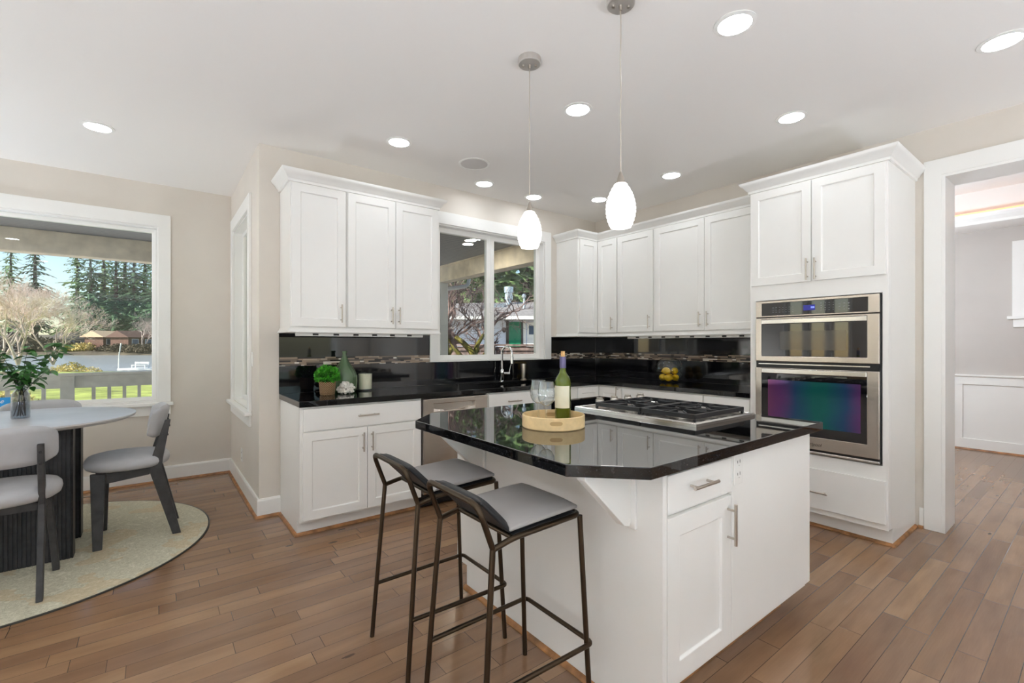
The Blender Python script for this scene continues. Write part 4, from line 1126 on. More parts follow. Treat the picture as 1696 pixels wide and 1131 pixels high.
for i, (x, y, z, a) in enumerate(spots):
    o = lm0 if i == 0 else link(lm0.copy())
    o.location = (bc[0]+x*1.06, bc[1]+y*1.06, bc[2]+z*1.05-0.004); o.scale = (1.05, 1.05, 1.05); o.rotation_euler = (PI/2-0.25, 0.3*math.sin(a*3), a)

# tray, glasses and wine on the island
tc = (1.449, 1.570, 0.9145)
m = MB(); m.lathe([(0, 0.0), (0.139, 0.0), (0.143, 0.004), (0.143, 0.054), (0.1405, 0.057), (0.1375, 0.057), (0.1355, 0.054), (0.1355, 0.010), (0, 0.010)], tc, 64)
TR = thing('round_tray', 'round pale bamboo tray on the island top', 'tray', tc)
obj('tray_body', m, M['bamboo'], TR, smooth=35)
for s in (1, -1):                   # oblong hand holes through the rim, seen as dark slots
    m = MB()
    A0 = math.atan2(-0.79, -0.61) if s > 0 else math.atan2(0.79, 0.61)
    for rad in (0.1435, 0.1350):
        n = 12
        for i in range(n):
            a, b = A0-0.2+0.4*i/n, A0-0.2+0.4*(i+1)/n
            h = lambda t: 0.009*min(1, (1-abs((t-A0)/0.2)**4)**0.5 if abs((t-A0)/0.2) < 1 else 0)
            P_ = lambda t, z: (tc[0]+rad*math.cos(t), tc[1]+rad*math.sin(t), tc[2]+0.034+z)
            m.face([P_(a, -h(a)), P_(b, -h(b)), P_(b, h(b)), P_(a, h(a))])
    obj('hand_slot', m, P('slot_cut_edge', (188, 156, 108), 0.8) if s > 0 else bpy.data.materials['slot_cut_edge'], TR)

def wine_glass(x, y, label):
    c = (x, y, tc[2]+0.0103)
    g = thing('wine_glass', label, 'wine glass', c, 'wine glasses on the tray')
    m = MB(); m.lathe([(0, 0.009), (0.006, 0.0075), (0.020, 0.004), (0.037, 0.0015), (0.038, 0.0), (0, 0.0)], c, 32); obj('foot', m, M['crystal'], g, smooth=60)
    m = MB(); m.lathe([(0.006, 0.0095), (0.0042, 0.02), (0.0038, 0.05), (0.0046, 0.078), (0.008, 0.0855)], c, 16); obj('stem', m, M['crystal'], g, smooth=60)
    m = MB(); prf = [(0.0, 0.086), (0.012, 0.088), (0.026, 0.098), (0.036, 0.115), (0.0395, 0.135), (0.038, 0.16), (0.0345, 0.182), (0.0325, 0.196)]
    m.lathe(prf + [(r_-0.0011, z_) for r_, z_ in prf[:0:-1]] + [(0, 0.0875)], c, 40); obj('bowl', m, M['crystal'], g, smooth=60)
    return g
wine_glass(1.436, 1.660, 'left wine glass on the tray, its bowl partly behind the other glass')
wine_glass(1.402, 1.566, 'wine glass on the tray right next to the wine bottle')
wc = (1.534, 1.596, tc[2]+0.0103)
WB = thing('wine_bottle', 'green wine bottle with a cream label and violet capsule on the tray', 'bottle', wc)
m = MB(); prf = [(0, 0.0), (0.034, 0.0), (0.0375, 0.004), (0.0375, 0.178), (0.0355, 0.196), (0.028, 0.214), (0.0175, 0.228), (0.0145, 0.244), (0.0138, 0.262), (0.0138, 0.302)]
m.lathe(prf, wc, 40); obj('glass', m, M['bottle_glass'], WB, smooth=50)
m = MB(); m.lathe([(0, 0.003), (0.0362, 0.004), (0.0362, 0.160), (0, 0.1605)], wc, 32); obj('wine', m, clear('green_wine_tint', (190, 202, 70), 1.33, body=((130, 150, 26), 0.3)), WB, smooth=50)
m = MB(); m.lathe([(0.0142, 0.252), (0.0152, 0.254), (0.0150, 0.304), (0.0138, 0.306), (0.0, 0.3062)], wc, 32); obj('capsule', m, M['capsule'], WB, smooth=40)
m = MB(); m.lathe([(0.0095, 0.3065), (0.0098, 0.330), (0.009, 0.332), (0, 0.332)], wc, 20); obj('cork', m, M['cork'], WB, smooth=40)
m = MB(); n = 24; a0, a1 = math.atan2(-1.596, -1.534)-1.42, math.atan2(-1.596, -1.534)+0.95
for i in range(n):
    a, b = a0+(a1-a0)*i/n, a0+(a1-a0)*(i+1)/n
    P_ = lambda t, z: (wc[0]+0.0379*math.cos(t), wc[1]+0.0379*math.sin(t), wc[2]+z)
    m.face([P_(a, 0.066), P_(b, 0.066), P_(b, 0.170), P_(a, 0.170)])
obj('label', m, M['paper'], WB, smooth=60)

# faucet and soap dispenser behind the sink
FC = thing('faucet', 'chrome gooseneck faucet with a side lever behind the sink', 'faucet', (2.815, 3.822, 0.9145))
fx, fy_ = 2.815, 3.822
m = MB(); m.lathe([(0, 0), (0.027, 0), (0.027, 0.006), (0.021, 0.010), (0.021, 0.075), (0.023, 0.082), (0.021, 0.115), (0.0135, 0.125), (0, 0.126)], (fx, fy_, 0.9145), 28); obj('base', m, M['chrome'], FC, smooth=40)
pts = [(fx, fy_, 1.035), (fx, fy_, 1.19)]
dx, dy = 0.05, -0.998; Rr = 0.078
for i in range(1, 15):
    a = PI*i/14*1.0; q = Rr*(1-math.cos(a)); pts.append((fx+dx*q, fy_+dy*q, 1.19+Rr*math.sin(a)))
q = 2*Rr; pts.append((fx+dx*q, fy_+dy*q, 1.165))
m = MB(); m.tube(pts, 0.0125, 14); obj('gooseneck', m, M['chrome'], FC, smooth=60)
m = MB(); m.tube([(fx+dx*q, fy_+dy*q, 1.166), (fx+dx*q, fy_+dy*q, 1.10)], [0.0145, 0.017], 16); obj('spray_head', m, M['chrome'], FC, smooth=40)
m = MB(); m.tube([(fx+0.018, fy_-0.008, 0.995), (fx+0.075, fy_-0.03, 0.995)], 0.013, 14); lv = obj('valve', m, M['chrome'], FC, smooth=40)
m = MB(); m.tube([(fx+0.070, fy_-0.028, 1.0), (fx+0.086, fy_-0.034, 1.075)], [0.005, 0.0038], 10); m.ellipsoid((fx+0.087, fy_-0.0345, 1.078), 0.007, 0.007, 0.006, 12, 8); obj('lever', m, M['chrome'], lv, smooth=60)
m = MB(); c = (3.080, 3.800, 0.9145)
m.lathe([(0, 0), (0.030, 0), (0.030, 0.012), (0.022, 0.018), (0.024, 0.06), (0.031, 0.165), (0.030, 0.172), (0.027, 0.172), (0.026, 0.14), (0, 0.13)], c, 28)
obj('soap_dispenser', m, M['nickel'], None, c, smooth=40, label='small flared satin metal holder standing right of the faucet', cat='soap dispenser')

# wall plates on the return wall
SWT = thing('light_switch', 'white rocker switch plate on the short return wall', 'switch', (BX, 4.168, 1.172))
obj('plate', MB().box(BX-0.006, BX-0.0006, 4.133, 4.203, 1.115, 1.230), M['white_plastic'], SWT, bevel=0.002)
obj('rocker', MB().box(BX-0.010, BX-0.0062, 4.152, 4.184, 1.14, 1.205), M['white_plastic'], SWT, bevel=0.001)
OUT = thing('wall_outlet', 'white outlet plate low on the return wall above the baseboard', 'outlet', (BX, 4.729, 0.31))
obj('plate', MB().box(BX-0.006, BX-0.0006, 4.694, 4.764, 0.25, 0.368), M['white_plastic'], OUT, bevel=0.002)
m = MB()
for z in (0.275, 0.325):
    for y in (4.72, 4.735): m.box(BX-0.0066, BX-0.0061, y, y+0.003, z, z+0.012)
obj('sockets', m, M['cabdark'], OUT)

# ------------------------------------------------------------------ ceiling fixtures
def can(x, y, label=None):
    t = thing('recessed_light', label or 'recessed ceiling light', 'ceiling light', (x, y, CEIL-0.006), 'recessed ceiling lights')
    m = MB(); m.lathe([(0.092, -0.0005), (0.092, -0.004), (0.073, -0.0075), (0.072, -0.0005), (0.092, -0.0005)], (x, y, CEIL), 40); obj('trim_ring', m, M['trim'], t, smooth=40)
    m = MB(); m.lathe([(0.0, -0.003), (0.0715, -0.003), (0.0715, -0.0005), (0.0, -0.0005)], (x, y, CEIL), 40); obj('lens', m, M['lamp'], t)
    return t
cans = [(-0.311, 4.276, 'lone recessed ceiling light over the dining table at the left'),
        (1.434, 3.233, 'recessed ceiling light above the upper cabinets left of the window'),
        (2.434, 3.584, 'recessed ceiling light above the sink window, left of the pendant cord'),
        (3.052, 3.60, 'recessed ceiling light above the sink window, just behind the far pendant cord'),
        (2.139, 2.089, 'recessed ceiling light over the cooktop, between the two pendant cords'),
        (3.636, 3.248, 'recessed ceiling light nearest the corner of the upper cabinets'),
        (3.627, 2.394, 'recessed ceiling light in front of the oven wall upper cabinets'),
        (3.331, 1.300, 'recessed ceiling light in front of the tall oven cabinet'),
        (2.150, 1.083, 'recessed ceiling light over the near end of the island, beside the near pendant canopy'),
        (3.322, 0.338, 'recessed ceiling light at the top right border, in front of the cased opening')]
for x, y, l in cans: can(x, y, l)
fill_can = can(2.1, -0.6, 'added recessed fill light behind the camera toward the right wall')  # unseen cans added behind and beside the camera to even out the brightness
dup(fill_can, (0.4, -0.6, CEIL-0.006), 0, 'added recessed fill light directly behind the camera')
dup(fill_can, (-1.6, -0.6, CEIL-0.006), 0, 'added recessed fill light behind the camera toward the left wall')
dup(fill_can, (-1.6, 1.6, CEIL-0.006), 0, 'added recessed fill light left of the camera')
dup(fill_can, (2.1, -2.4, CEIL-0.006), 0, 'added recessed fill light near the wall behind the camera, right')
dup(fill_can, (-0.6, -2.4, CEIL-0.006), 0, 'added recessed fill light near the wall behind the camera, left')
SP = thing('ceiling_speaker', 'round white speaker grille in the ceiling in front of the sink window', 'speaker', (2.10, 3.242, CEIL-0.006))
m = MB(); m.lathe([(0.128, -0.0005), (0.128, -0.005), (0.112, -0.007), (0.111, -0.0005), (0.128, -0.0005)], (2.10, 3.242, CEIL), 48); obj('ring', m, M['trim'], SP, smooth=40)
m = MB(); m.lathe([(0, -0.0045), (0.1105, -0.0045), (0.1105, -0.0005), (0, -0.0005)], (2.10, 3.242, CEIL), 48); obj('grille', m, P('speaker_grille', (216, 213, 210), 0.8), SP)

def pendant(x, y, label):
    t = thing('pendant_light', label, 'pendant light', (x, y, CEIL), 'pendant lights over the island')
    m = MB(); m.lathe([(0, -0.0005), (0.058, -0.0005), (0.060, -0.003), (0.060, -0.030), (0.056, -0.034), (0, -0.034)], (x, y, CEIL), 40); cn = obj('canopy', m, M['satin'], t, smooth=40)
    m = MB()
    for s in (-1, 1): m.lathe([(0, -0.0345), (0.006, -0.0345), (0.006, -0.044), (0, -0.045)], (x+s*0.026, y-s*0.02, CEIL), 12)
    m.lathe([(0, -0.0345), (0.008, -0.0345), (0.006, -0.055), (0, -0.055)], (x, y, CEIL), 12)
    obj('cord_grips', m, M['nickel'], cn, smooth=40)
    m = MB(); m.tube([(x+0.0012*math.sin(i*1.3), y+0.0012*math.cos(i*1.7), CEIL-0.05-(CEIL-0.05-2.03)*i/12) for i in range(13)], 0.0024, 6); obj('cord', m, P('clear_silver_cord', (196, 186, 172), 0.3, 0.4) if 'clear_silver_cord' not in bpy.data.materials else bpy.data.materials['clear_silver_cord'], t, smooth=60)
    m = MB(); m.lathe([(0, 2.036), (0.005, 2.036), (0.018, 1.996), (0.022, 1.985), (0, 1.985)], (x, y, 0), 24); obj('socket_cap', m, M['nickel'], t, smooth=40)
    m = MB(); pr_ = []; n = 56
    for i in range(n+1):
        q = i/n; z = 1.984 - 0.188*q
        rr = 0.0235 + 0.0395*math.sin(PI*min(1, (q*0.86+0.02)))**0.72 if q < 0.58 else 0.0
        base_r = 0.063*math.sin(PI*(0.10+0.68*q))**0.8
        pr_.append((base_r + 0.0014*math.sin(q*2*PI*11), z))
    pr_.append((0.038, 1.7955)); pr_.append((0, 1.7955))
    m.lathe([(0, 1.9845)] + pr_, (x, y, 0), 40); obj('shade', m, M['pendant'], t, smooth=60)
    return t
pendant(1.558, 1.872, 'white ribbed egg-shaped pendant light hanging in front of the sink window')
pendant(1.599, 1.304, 'white ribbed egg-shaped pendant light nearer the camera, in front of the oven wall cabinets')
# unseen lamps added to brighten the rooms: drum uplights on the floor, a dining globe
def uplight(x, y, w, label):
    t = thing('fill_uplight', label, 'fill light', (x, y, 0), 'added fill uplights')
    m = MB(); m.lathe([(0, 0.0005), (0.17, 0.0005), (0.18, 0.30), (0.174, 0.30), (0.165, 0.262), (0, 0.262)], (x, y, 0), 32); obj('drum', m, M['nickel'], t, smooth=40)
    m = MB(); m.lathe([(0, 0.292), (0.172, 0.292), (0.172, 0.288), (0, 0.288)], (x, y, 0), 32); obj('diffuser', m, M['fill_uplamp'], t)
uplight(-2.8, -2.7, UP_W, 'added fill uplight in the far left corner behind the camera')
uplight(0.6, -2.4, UP_W, 'added fill uplight behind the camera')
uplight(-2.8, 0.2, UP_W, 'added fill uplight by the left glazing')
uplight(2.9, -2.2, UP_W, 'added fill uplight behind the camera near the right wall')
uplight(-1.3, -0.6, UP_W, 'added fill uplight just left of the camera')
uplight(-2.75, 4.9, UP_W*0.7, 'added fill uplight in the far corner of the dining nook')
def fixture(x, y, z, w, r, name, label):
    t = thing(name, label, 'ceiling light', (x, y, z))
    m = MB(); m.tube([(x, y, 3.06), (x, y, z+r)], 0.01, 8); obj('rod', m, M['nickel'], t)
    m = MB(); m.ellipsoid((x, y, z), r, r, r, 24, 16); obj('globe', m, P('dining_fill_emission', (255, 255, 255), 0.5, emit=((232, 243, 255), w/(PI*4*PI*r*r))), t, smooth=180)
fixture(6.2, 1.55, 1.9, 88, 0.15, 'dining_fill_globe', 'added fill globe for the dining room, out of sight past the opening')  # unseen globe added to brighten the dining room

# ------------------------------------------------------------------ porch
BYO, BXO = 7.93, 4.02               # faces of the outer beams
st('porch_ceiling', MB().box(-6.0, BXO+0.3, FY+WT, BYO+0.3, 2.68, 2.74), M['beadboard'], 'grey beadboard porch ceiling')
st('porch_ceiling_side', MB().box(BX+WT, BXO+0.3, WY+WT, FY+WT, 2.68, 2.74), M['beadboard'], 'grey beadboard porch ceiling outside the sink window')
st('porch_roof', MB().box(-6.3, BXO+0.55, FY+WT+0.01, BYO+0.5, 2.76, 2.86).box(BX+WT+0.01, BXO+0.55, WY+WT+0.01, FY+WT+0.01, 2.76, 2.86), M['darktrim'], 'porch roof')
st('house_roof', MB().box(LX-3.4, 8.4, BY-1.2, FY+WT, 3.18, 3.28), M['darktrim'], 'house roof with an added wide left overhang against the sun')  # unseen left overhang widened to keep sun out of the left windows
st('porch_floor', MB().box(-6.0, BXO+0.2, FY+WT+0.002, BYO+0.2, -0.16, -0.06), M['porchboard'], 'porch floor boards')
st('porch_floor_side', MB().box(BX+WT+0.002, BXO+0.2, WY+WT+0.002, FY+WT, -0.16, -0.06), M['porchboard'], 'porch floor boards outside the sink window')
st('wall_exterior', MB().box(BX+WT, BX+WT+0.02, WY+WT+0.01, FY+WT, 0, 2.68), M['beam'], 'cream outside face of the short wall')
bt = MB(); bt.box(-6.0, BXO+0.2, BYO, BYO+0.2, 2.40, 2.679)
obj('porch_beam', bt, M['beam'], None, (-1, BYO, 2.4), bevel=0.01, label='cream painted porch beam seen through the picture window', cat='beam')
PB = thing('porch_beam', 'cream painted porch beam crossing the sink window view', 'beam', (BXO, 6.0, 2.4))
obj('beam', MB().box(BXO, BXO+0.2, WY+WT+0.02, BYO-0.002, 2.40, 2.679), M['beam'], PB, bevel=0.01)
obj('ledger_strip', MB().box(BXO-0.025, BXO-0.001, WY+WT+0.02, BYO-0.002, 2.655, 2.679), M['beam'], PB)
obj('eave_fascia', MB().box(BXO+0.34, BXO+0.38, WY+WT+0.02, BYO+0.3, 2.447, 2.56), M['darktrim'], PB)
obj('porch_post', MB().box(BXO+0.01, BXO+0.17, 7.33, 7.49, -0.0595, 2.3995), M['housewhite'], None, (BXO+0.09, 7.41, -0.06), bevel=0.006, label='white porch post at the left edge of the sink window view', cat='post')
def porch_can(x, y, label):  # lights added to the porch ceiling to brighten the porch and beam
    t = thing('porch_fill_light', label, 'porch light', (x, y, 2.674), 'added fill lights in the porch ceiling')
    m = MB(); m.lathe([(0.085, -0.0005), (0.085, -0.004), (0.070, -0.006), (0.069, -0.0005), (0.085, -0.0005)], (x, y, 2.68), 32); obj('trim_ring', m, M['trim'], t, smooth=40)
    m = MB(); m.lathe([(0, -0.003), (0.0685, -0.003), (0.0685, -0.0005), (0, -0.0005)], (x, y, 2.68), 32); obj('lens', m, M['porch_lamp'], t)
PZ = lambda u, v: ray_at(u, v, (2.68-CAMH)*FPX/(CY-v))
p = PZ(779, 398); porch_can(p.x, p.y, 'added porch fill light at a bright spot in the sink window, the upper right one of two')
p = PZ(775, 404); porch_can(p.x, p.y, 'added porch fill light at a bright spot in the sink window, the lower left one of two')
porch_can(-1.9, 6.6, 'added porch fill light outside the picture window, left of the porch speaker')
o = thing('porch_speaker', 'round white speaker in the grey porch ceiling', 'speaker', (-0.10, 6.9, 2.675))
m = MB(); m.lathe([(0, -0.001), (0.125, -0.001), (0.125, -0.006), (0.115, -0.009), (0, -0.009)], (-0.10, 6.93, 2.68), 40); obj('grille', m, M['white_plastic'], o, smooth=40)
gt = MB(); g = [ray_at(738, 478.5, 8.9), ray_at(757, 476.5, 8.9), ray_at(770, 474.5, 8.9), ray_at(775, 471, 8.9), ray_at(776.5, 464, 8.9)]; g.append(Vector((g[-1].x, g[-1].y, 2.7595)))
gt.tube(g, 0.035, 10); obj('gutter_elbow', gt, M['housewhite'], None, g[0], smooth=60, label='white gutter pipe with an elbow below the porch eave', cat='gutter')

RL = thing('porch_railing', 'grey white porch railing with square balusters behind the dining table', 'railing', (-0.9, BYO+0.05, -0.06))
yr = BYO+0.04
obj('top_rail', MB().box(-6.0, BXO-0.002, yr-0.03, yr+0.09, 0.895, 0.93), M['railpaint'], RL, bevel=0.004)
obj('face_board', MB().box(-6.0, BXO-0.002, yr-0.018, yr+0.012, 0.745, 0.894), M['railpaint'], RL)
obj('bottom_rail', MB().box(-6.0, BXO-0.002, yr-0.01, yr+0.03, 0.02, 0.11), M['railpaint'], RL)
for px in (-0.86, 1.6):
    obj('post', MB().box(px-0.065, px+0.065, yr-0.045, yr-0.019, -0.058, 0.894), M['railpaint'], RL, bevel=0.003)
x = -2.75; k = 0
while x < 0.8:
    if abs(x+0.86) > 0.09: obj('baluster', MB().box(x-0.018, x+0.018, yr+0.0125, yr+0.052, 0.112, 0.894), M['railpaint'], RL)
    x += 0.152

# ------------------------------------------------------------------ lawn, lake, far shore
def frame(D, w):                    # a point D ahead of the view and w to the right of it
    return Vector((D*math.cos(TH)+w*math.sin(TH), D*math.sin(TH)-w*math.cos(TH), 0))
def ground(name, rows, mt, label, cat, sub=1):
    """rows: (D, w0, w1, z)"""
    m = MB(); prev = None; n = 24
    for D, w0, w1, z in rows:
        r_ = []
        for i in range(n+1):
            p = frame(D, w0+(w1-w0)*i/n); r_.append(m.bm.verts.new((p.x, p.y, z)))
        if prev:
            for i in range(n): m.bm.faces.new((prev[i], prev[i+1], r_[i+1], r_[i]))
        prev = r_
    return obj(name, m, mt, None, None, label=label, cat=cat, kind='stuff')
ground('bounce_ground', [(-40, -70, 70, -0.6), (10.6, -70, 70, -0.6)], M['bounce_ground'], 'added pale ground around the house, bouncing light on the porch', 'bounce_ground')  # unseen pale ground added to bounce neutral light into the porch
ground('yard', [(10.6, -7.2, 14, -0.592), (34, -7.2, 14, -0.592)], M['yard'], 'added neutral gravel around the neighbouring house, against green bounce', 'yard')  # gravel added so the lawn casts no green onto the house walls
ground('lawn', [(10.6, -60, 60, -0.6), (20, -60, 60, -0.62), (34, -60, 90, -0.72), (43, -80, 110, -1.15)], M['grass'], 'bright sunlit lawn behind the porch railing', 'lawn')
ground('lake', [(38, -140, 40, -0.95), (104, -220, 120, -0.95)], M['water'], 'glittering grey lake beyond the lawn', 'lake')
ground('far_bank', [(97, -220, 160, -1.0), (100, -220, 160, -0.4), (110, -220, 160, 0.6), (124, -220, 160, 1.6), (220, -320, 260, 6.0)], M['bankmat'], 'scrubby brown bank on the far side of the lake', 'bank')

rnd = random.Random(21)
def shrub_mesh(rx, ry, rz, n, leaf, seed):
    r_ = random.Random(seed); m = MB()
    for _ in range(n):
        a = r_.uniform(0, 2*PI); c_ = r_.uniform(-0.15, 1); s_ = math.sqrt(1-c_*c_); q = r_.uniform(0.6, 1.05)
        p = Vector((rx*s_*math.cos(a)*q, ry*s_*math.sin(a)*q, max(0.02, rz*(c_*q))))
        d_ = Vector((r_.uniform(-1, 1), r_.uniform(-1, 1), r_.uniform(-.4, 1))).normalized(); e_ = d_.cross(Vector((r_.uniform(-1, 1), r_.uniform(-1, 1), r_.uniform(-1, 1)))).normalized()
        L = leaf*r_.uniform(0.6, 1.3); m.face([p-e_*L*0.4, p+d_*L, p+e_*L*0.4, p-d_*L*0.3])
    return m
def conifer(H, R, seed, dense=1.0):
    """layered fir: trunk and drooping sprays"""
    r_ = random.Random(seed)
    tr = MB(); tr.tube([(0, 0, 0), (0, 0, H*0.5), (0, 0, H)], [0.022*H, 0.014*H, 0.02], 8)
    fo = MB(); z = H*0.14
    while z < H*0.985:
        q = 1 - z/H; Rl = R*(0.10 + q**0.7)*r_.uniform(0.5, 1.2); nb = int((4+4*q)*dense)
        for k in range(nb):
            a = 2*PI*k/nb + r_.uniform(-.4, .4); L = Rl*r_.uniform(0.6, 1.15); dr = r_.uniform(0.12, 0.5)
            d_ = Vector((math.cos(a), math.sin(a), 0)); sd = Vector((-math.sin(a), math.cos(a), 0))
            ns = 5
            for i in range(ns):
                t0, t1 = i/ns, (i+1.5)/ns
                p0 = d_*L*t0 + Vector((0, 0, z - dr*L*t0**1.6)); p1 = d_*L*min(1, t1) + Vector((0, 0, z - dr*L*min(1, t1)**1.6))
                wd = L*0.22*(1.05-t0)*r_.uniform(0.5, 1.2)
                jz = Vector((0, 0, -r_.uniform(0.05, 0.35)*wd*2))
                fo.face([p0, p0+(p1-p0)*0.55+sd*wd+jz, p1+jz*0.3, p0+(p1-p0)*0.55-sd*wd+jz])
                if r_.random() < 0.6:
                    fo.face([p0+sd*wd*0.3, p0+(p1-p0)*0.5+sd*wd*0.5+jz*3, p1+jz*2])
        z += H*0.026*r_.uniform(0.6, 1.4)
    return tr, fo
def fir(name, label, loc, H, R, seed, mt, group, dense=1.0):
    t = thing(name, label, 'tree', (0, 0, 0), group)
    tr, fo = conifer(H, R, seed, dense)
    obj('trunk', tr, M['bark'], t, smooth=60); obj('foliage', fo, mt, t)
    t.location = loc; t.rotation_euler = (0, 0, seed*1.7)
    return t
def bare(H, spread, seed, depth=6, r0=0.1, up=0.25, kids=3, seg=5, twist=0.6, len_k=0.72, base_dirs=None, shoots=0.0):
    """a leafless tree: trunk mesh and twig mesh"""
    r_ = random.Random(seed); tk, tw = MB(), MB()
    def grow(p, d_, L, r, lv):
        n = 3; pts = [p]; dd = d_.copy()
        for i in range(n):
            dd = (dd + Vector((r_.uniform(-1, 1), r_.uniform(-1, 1), r_.uniform(-.6, 1)*0.6))*0.16*twist*2).normalized()
            pts.append(pts[-1] + dd*L/n)
        m = tk if lv < 2 else tw
        m.tube(pts, [r*(1-0.32*i/n) for i in range(n+1)], seg if lv < 2 else (4 if lv < 4 else 3), cap=lv < 2)
        if lv >= depth: return
        for k in range(kids if lv < depth-1 else kids-1):
            a = r_.uniform(0, 2*PI); ax = dd.orthogonal().normalized(); ax.rotate(Matrix.Rotation(a, 3, dd)); 
            sp = spread*r_.uniform(0.55, 1.25)
            nd = (dd*math.cos(sp) + ax*math.sin(sp) + Vector((0, 0, up*r_.uniform(0.3, 1.2)))).normalized()
            q = r_.uniform(0.55, 1.0); o_ = pts[-1] if k == 0 else pts[1].lerp(pts[3], q) if lv > 0 else pts[2].lerp(pts[3], r_.random())
            grow(o_, nd, L*len_k*r_.uniform(0.75, 1.15), max(r*(0.68 if k == 0 else 0.52), 0.0035*H/4), lv+1)
    if base_dirs is None: grow(Vector((0, 0, 0)), Vector((0.05, 0.02, 1)).normalized(), H*0.30, r0, 0)
    else:
        for d_ in base_dirs: grow(Vector((0, 0, 0)), Vector(d_).normalized(), H*0.30, r0, 0)
    return tk, tw
def baretree(label, loc, tk, tw, mtk, mtw, rot=0, group=None, name='bare_tree'):
    t = thing(name, label, 'tree', (0, 0, 0), group)
    obj('trunk', tk, mtk, t, smooth=60); obj('twigs', tw, mtw, t)
    t.location = loc; t.rotation_euler = (0, 0, rot)
    return t

# far shore firs, listed from left to right in the picture window (u, distance, height, radius)
FIRS = [(18, 122, 24, 4.2), (58, 126, 27, 4.6), (128, 118, 22.5, 4.0), (150, 113, 23, 4.4), (172, 121, 25, 4.6), (192, 115, 22, 4.6), (207, 124, 27, 4.8), (222, 117, 23, 4.2), (240, 120, 25, 4.4), (256, 115, 23, 4.2)]
nth = ['first', 'second', 'third', 'fourth', 'fifth', 'sixth', 'seventh', 'eighth', 'ninth', 'tenth']
protos = {}
for i, (u, D_, H, R) in enumerate(FIRS):
    H, R = H*1.22, R*1.35; p = ray_at(u, 580, D_); p.z = 0.3 if D_ < 116 else 0.9
    lb = 'tall dark fir on the far lake shore, %s from the left' % nth[i]
    if i < 4: protos[i] = fir('fir_tree', lb, p, H, R, 31+i, M['needle'] if i % 2 else M['needle2'], 'firs across the lake', 1.35)
    else:
        q_ = FIRS[i % 4]; dup(protos[i % 4], p, i*1.3, lb, scale=(R/q_[3]/1.35, R/q_[3]/1.35, H/q_[2]/1.22))
tk, tw = bare(6.8, 0.62, 4, 7, 0.09, 0.22, 3, 6, 0.7, 0.74, base_dirs=[(0.3, 0, 1), (-0.35, 0.1, 1), (0.05, 0.25, 1)])
bt0 = baretree('large leafless tree with tan pink twigs on the near lake shore at the left border', ray_at(30, 604, 31), tk, tw, M['twig_grey'], M['twig_tan'], 0.4)
tk, tw = bare(5.6, 0.66, 9, 7, 0.07, 0.2, 3, 6, 0.7, 0.74, base_dirs=[(0.45, 0, 1), (-0.2, -0.1, 1), (0.1, 0.2, 1)])
baretree('smaller leafless tan tree right of the large one, leaning over the lake', ray_at(88, 604, 33), tk, tw, M['twig_grey'], M['twig_tan'], 1.9)
tk, tw = bare(9.5, 0.62, 14, 6, 0.16, 0.22, 3, 5, 0.7, 0.74, base_dirs=[(0.2, 0, 1), (-0.3, 0.1, 1)])
b0 = baretree('pale grey leafless tree on the far shore at the right edge of the picture window', ray_at(240, 584, 100), tk, tw, M['twig_grey'], M['twig_grey'], 0.2)
dup(b0, ray_at(259, 583, 99), 2.2, 'pale grey leafless tree on the far shore, half hidden by the window casing', scale=(0.9, 0.9, 0.85))
dup(bt0, ray_at(2, 604, 34), 2.6, 'leafless tan tree on the near lake shore cut by the left border', scale=(1.05, 1.05, 0.95))
# scrub along the far bank and the near shore
sh = [(118, 581, 103, 2.4, 'bush_green'), (140, 580, 104, 3.0, 'bush_gold'), (155, 578, 106, 2.2, 'bush_green'), (178, 581, 103, 2.2, 'bankmat'), (198, 580, 102, 2.6, 'bankmat'), (214, 581, 102, 2.2, 'bankmat'), (230, 582, 101, 3.0, 'bankmat'), (250, 582, 101, 3.2, 'bankmat'), (96, 580, 104, 4.2, 'bankmat'), (70, 580, 104, 5.0, 'bankmat'), (40, 580, 104, 5.2, 'bankmat'), (10, 580, 104, 5.0, 'bankmat')]
sm0 = None
for i, (u, v, D_, s, mt) in enumerate(sh):
    if i == 0:
        sm0 = obj('shrub', shrub_mesh(1, 0.8, 0.55, 700, 0.13, 6), M[mt], None, (0, 0, 0), label='x', cat='shrub', group='shrubs along the far bank'); o = sm0
    else:
        o = link(sm0.copy()); o.data = sm0.data.copy() if False else sm0.data
        if mt != sh[0][4]:
            o.material_slots[0].link = 'OBJECT'; o.material_slots[0].material = M[mt]
    o.location = ray_at(u, v, D_); o.scale = (s, s, s); o.rotation_euler = (0, 0, i)
    rank = sorted(q[0] for q in sh).index(u)
    o['label'] = '%s low shrub on the far lake bank, %s from the left' % ({'bush_green': 'olive', 'bush_gold': 'yellow', 'bankmat': 'brown'}[mt], (nth+['eleventh', 'twelfth'])[rank])
gs0 = None
for i, (u, v, s) in enumerate([(98, 616, 0.85), (118, 616, 1.2), (152, 616, 0.7), (12, 660, 0.75)]):
    if gs0 is None: gs0 = obj('shrub', shrub_mesh(1, 0.8, 0.7, 800, 0.10, 8), M['bush_gold'], None, (0, 0, 0), label='x', cat='shrub', group='golden shrubs by the railing'); o = gs0
    else: o = link(gs0.copy())
    o.location = ray_at(u, v, 36 if i < 3 else 14); o.scale = (s, s, s); o.rotation_euler = (0, 0, i*1.4)
    if i < 3: o.location.z = -0.95
    else: o.location.z = -0.62
    o['label'] = ['golden shrub at the water edge just right of the vase leaves', 'widest golden shrub at the water edge above the railing post', 'small golden shrub at the water edge left of the white pole', 'golden shrub low behind the railing at the left border'][i]

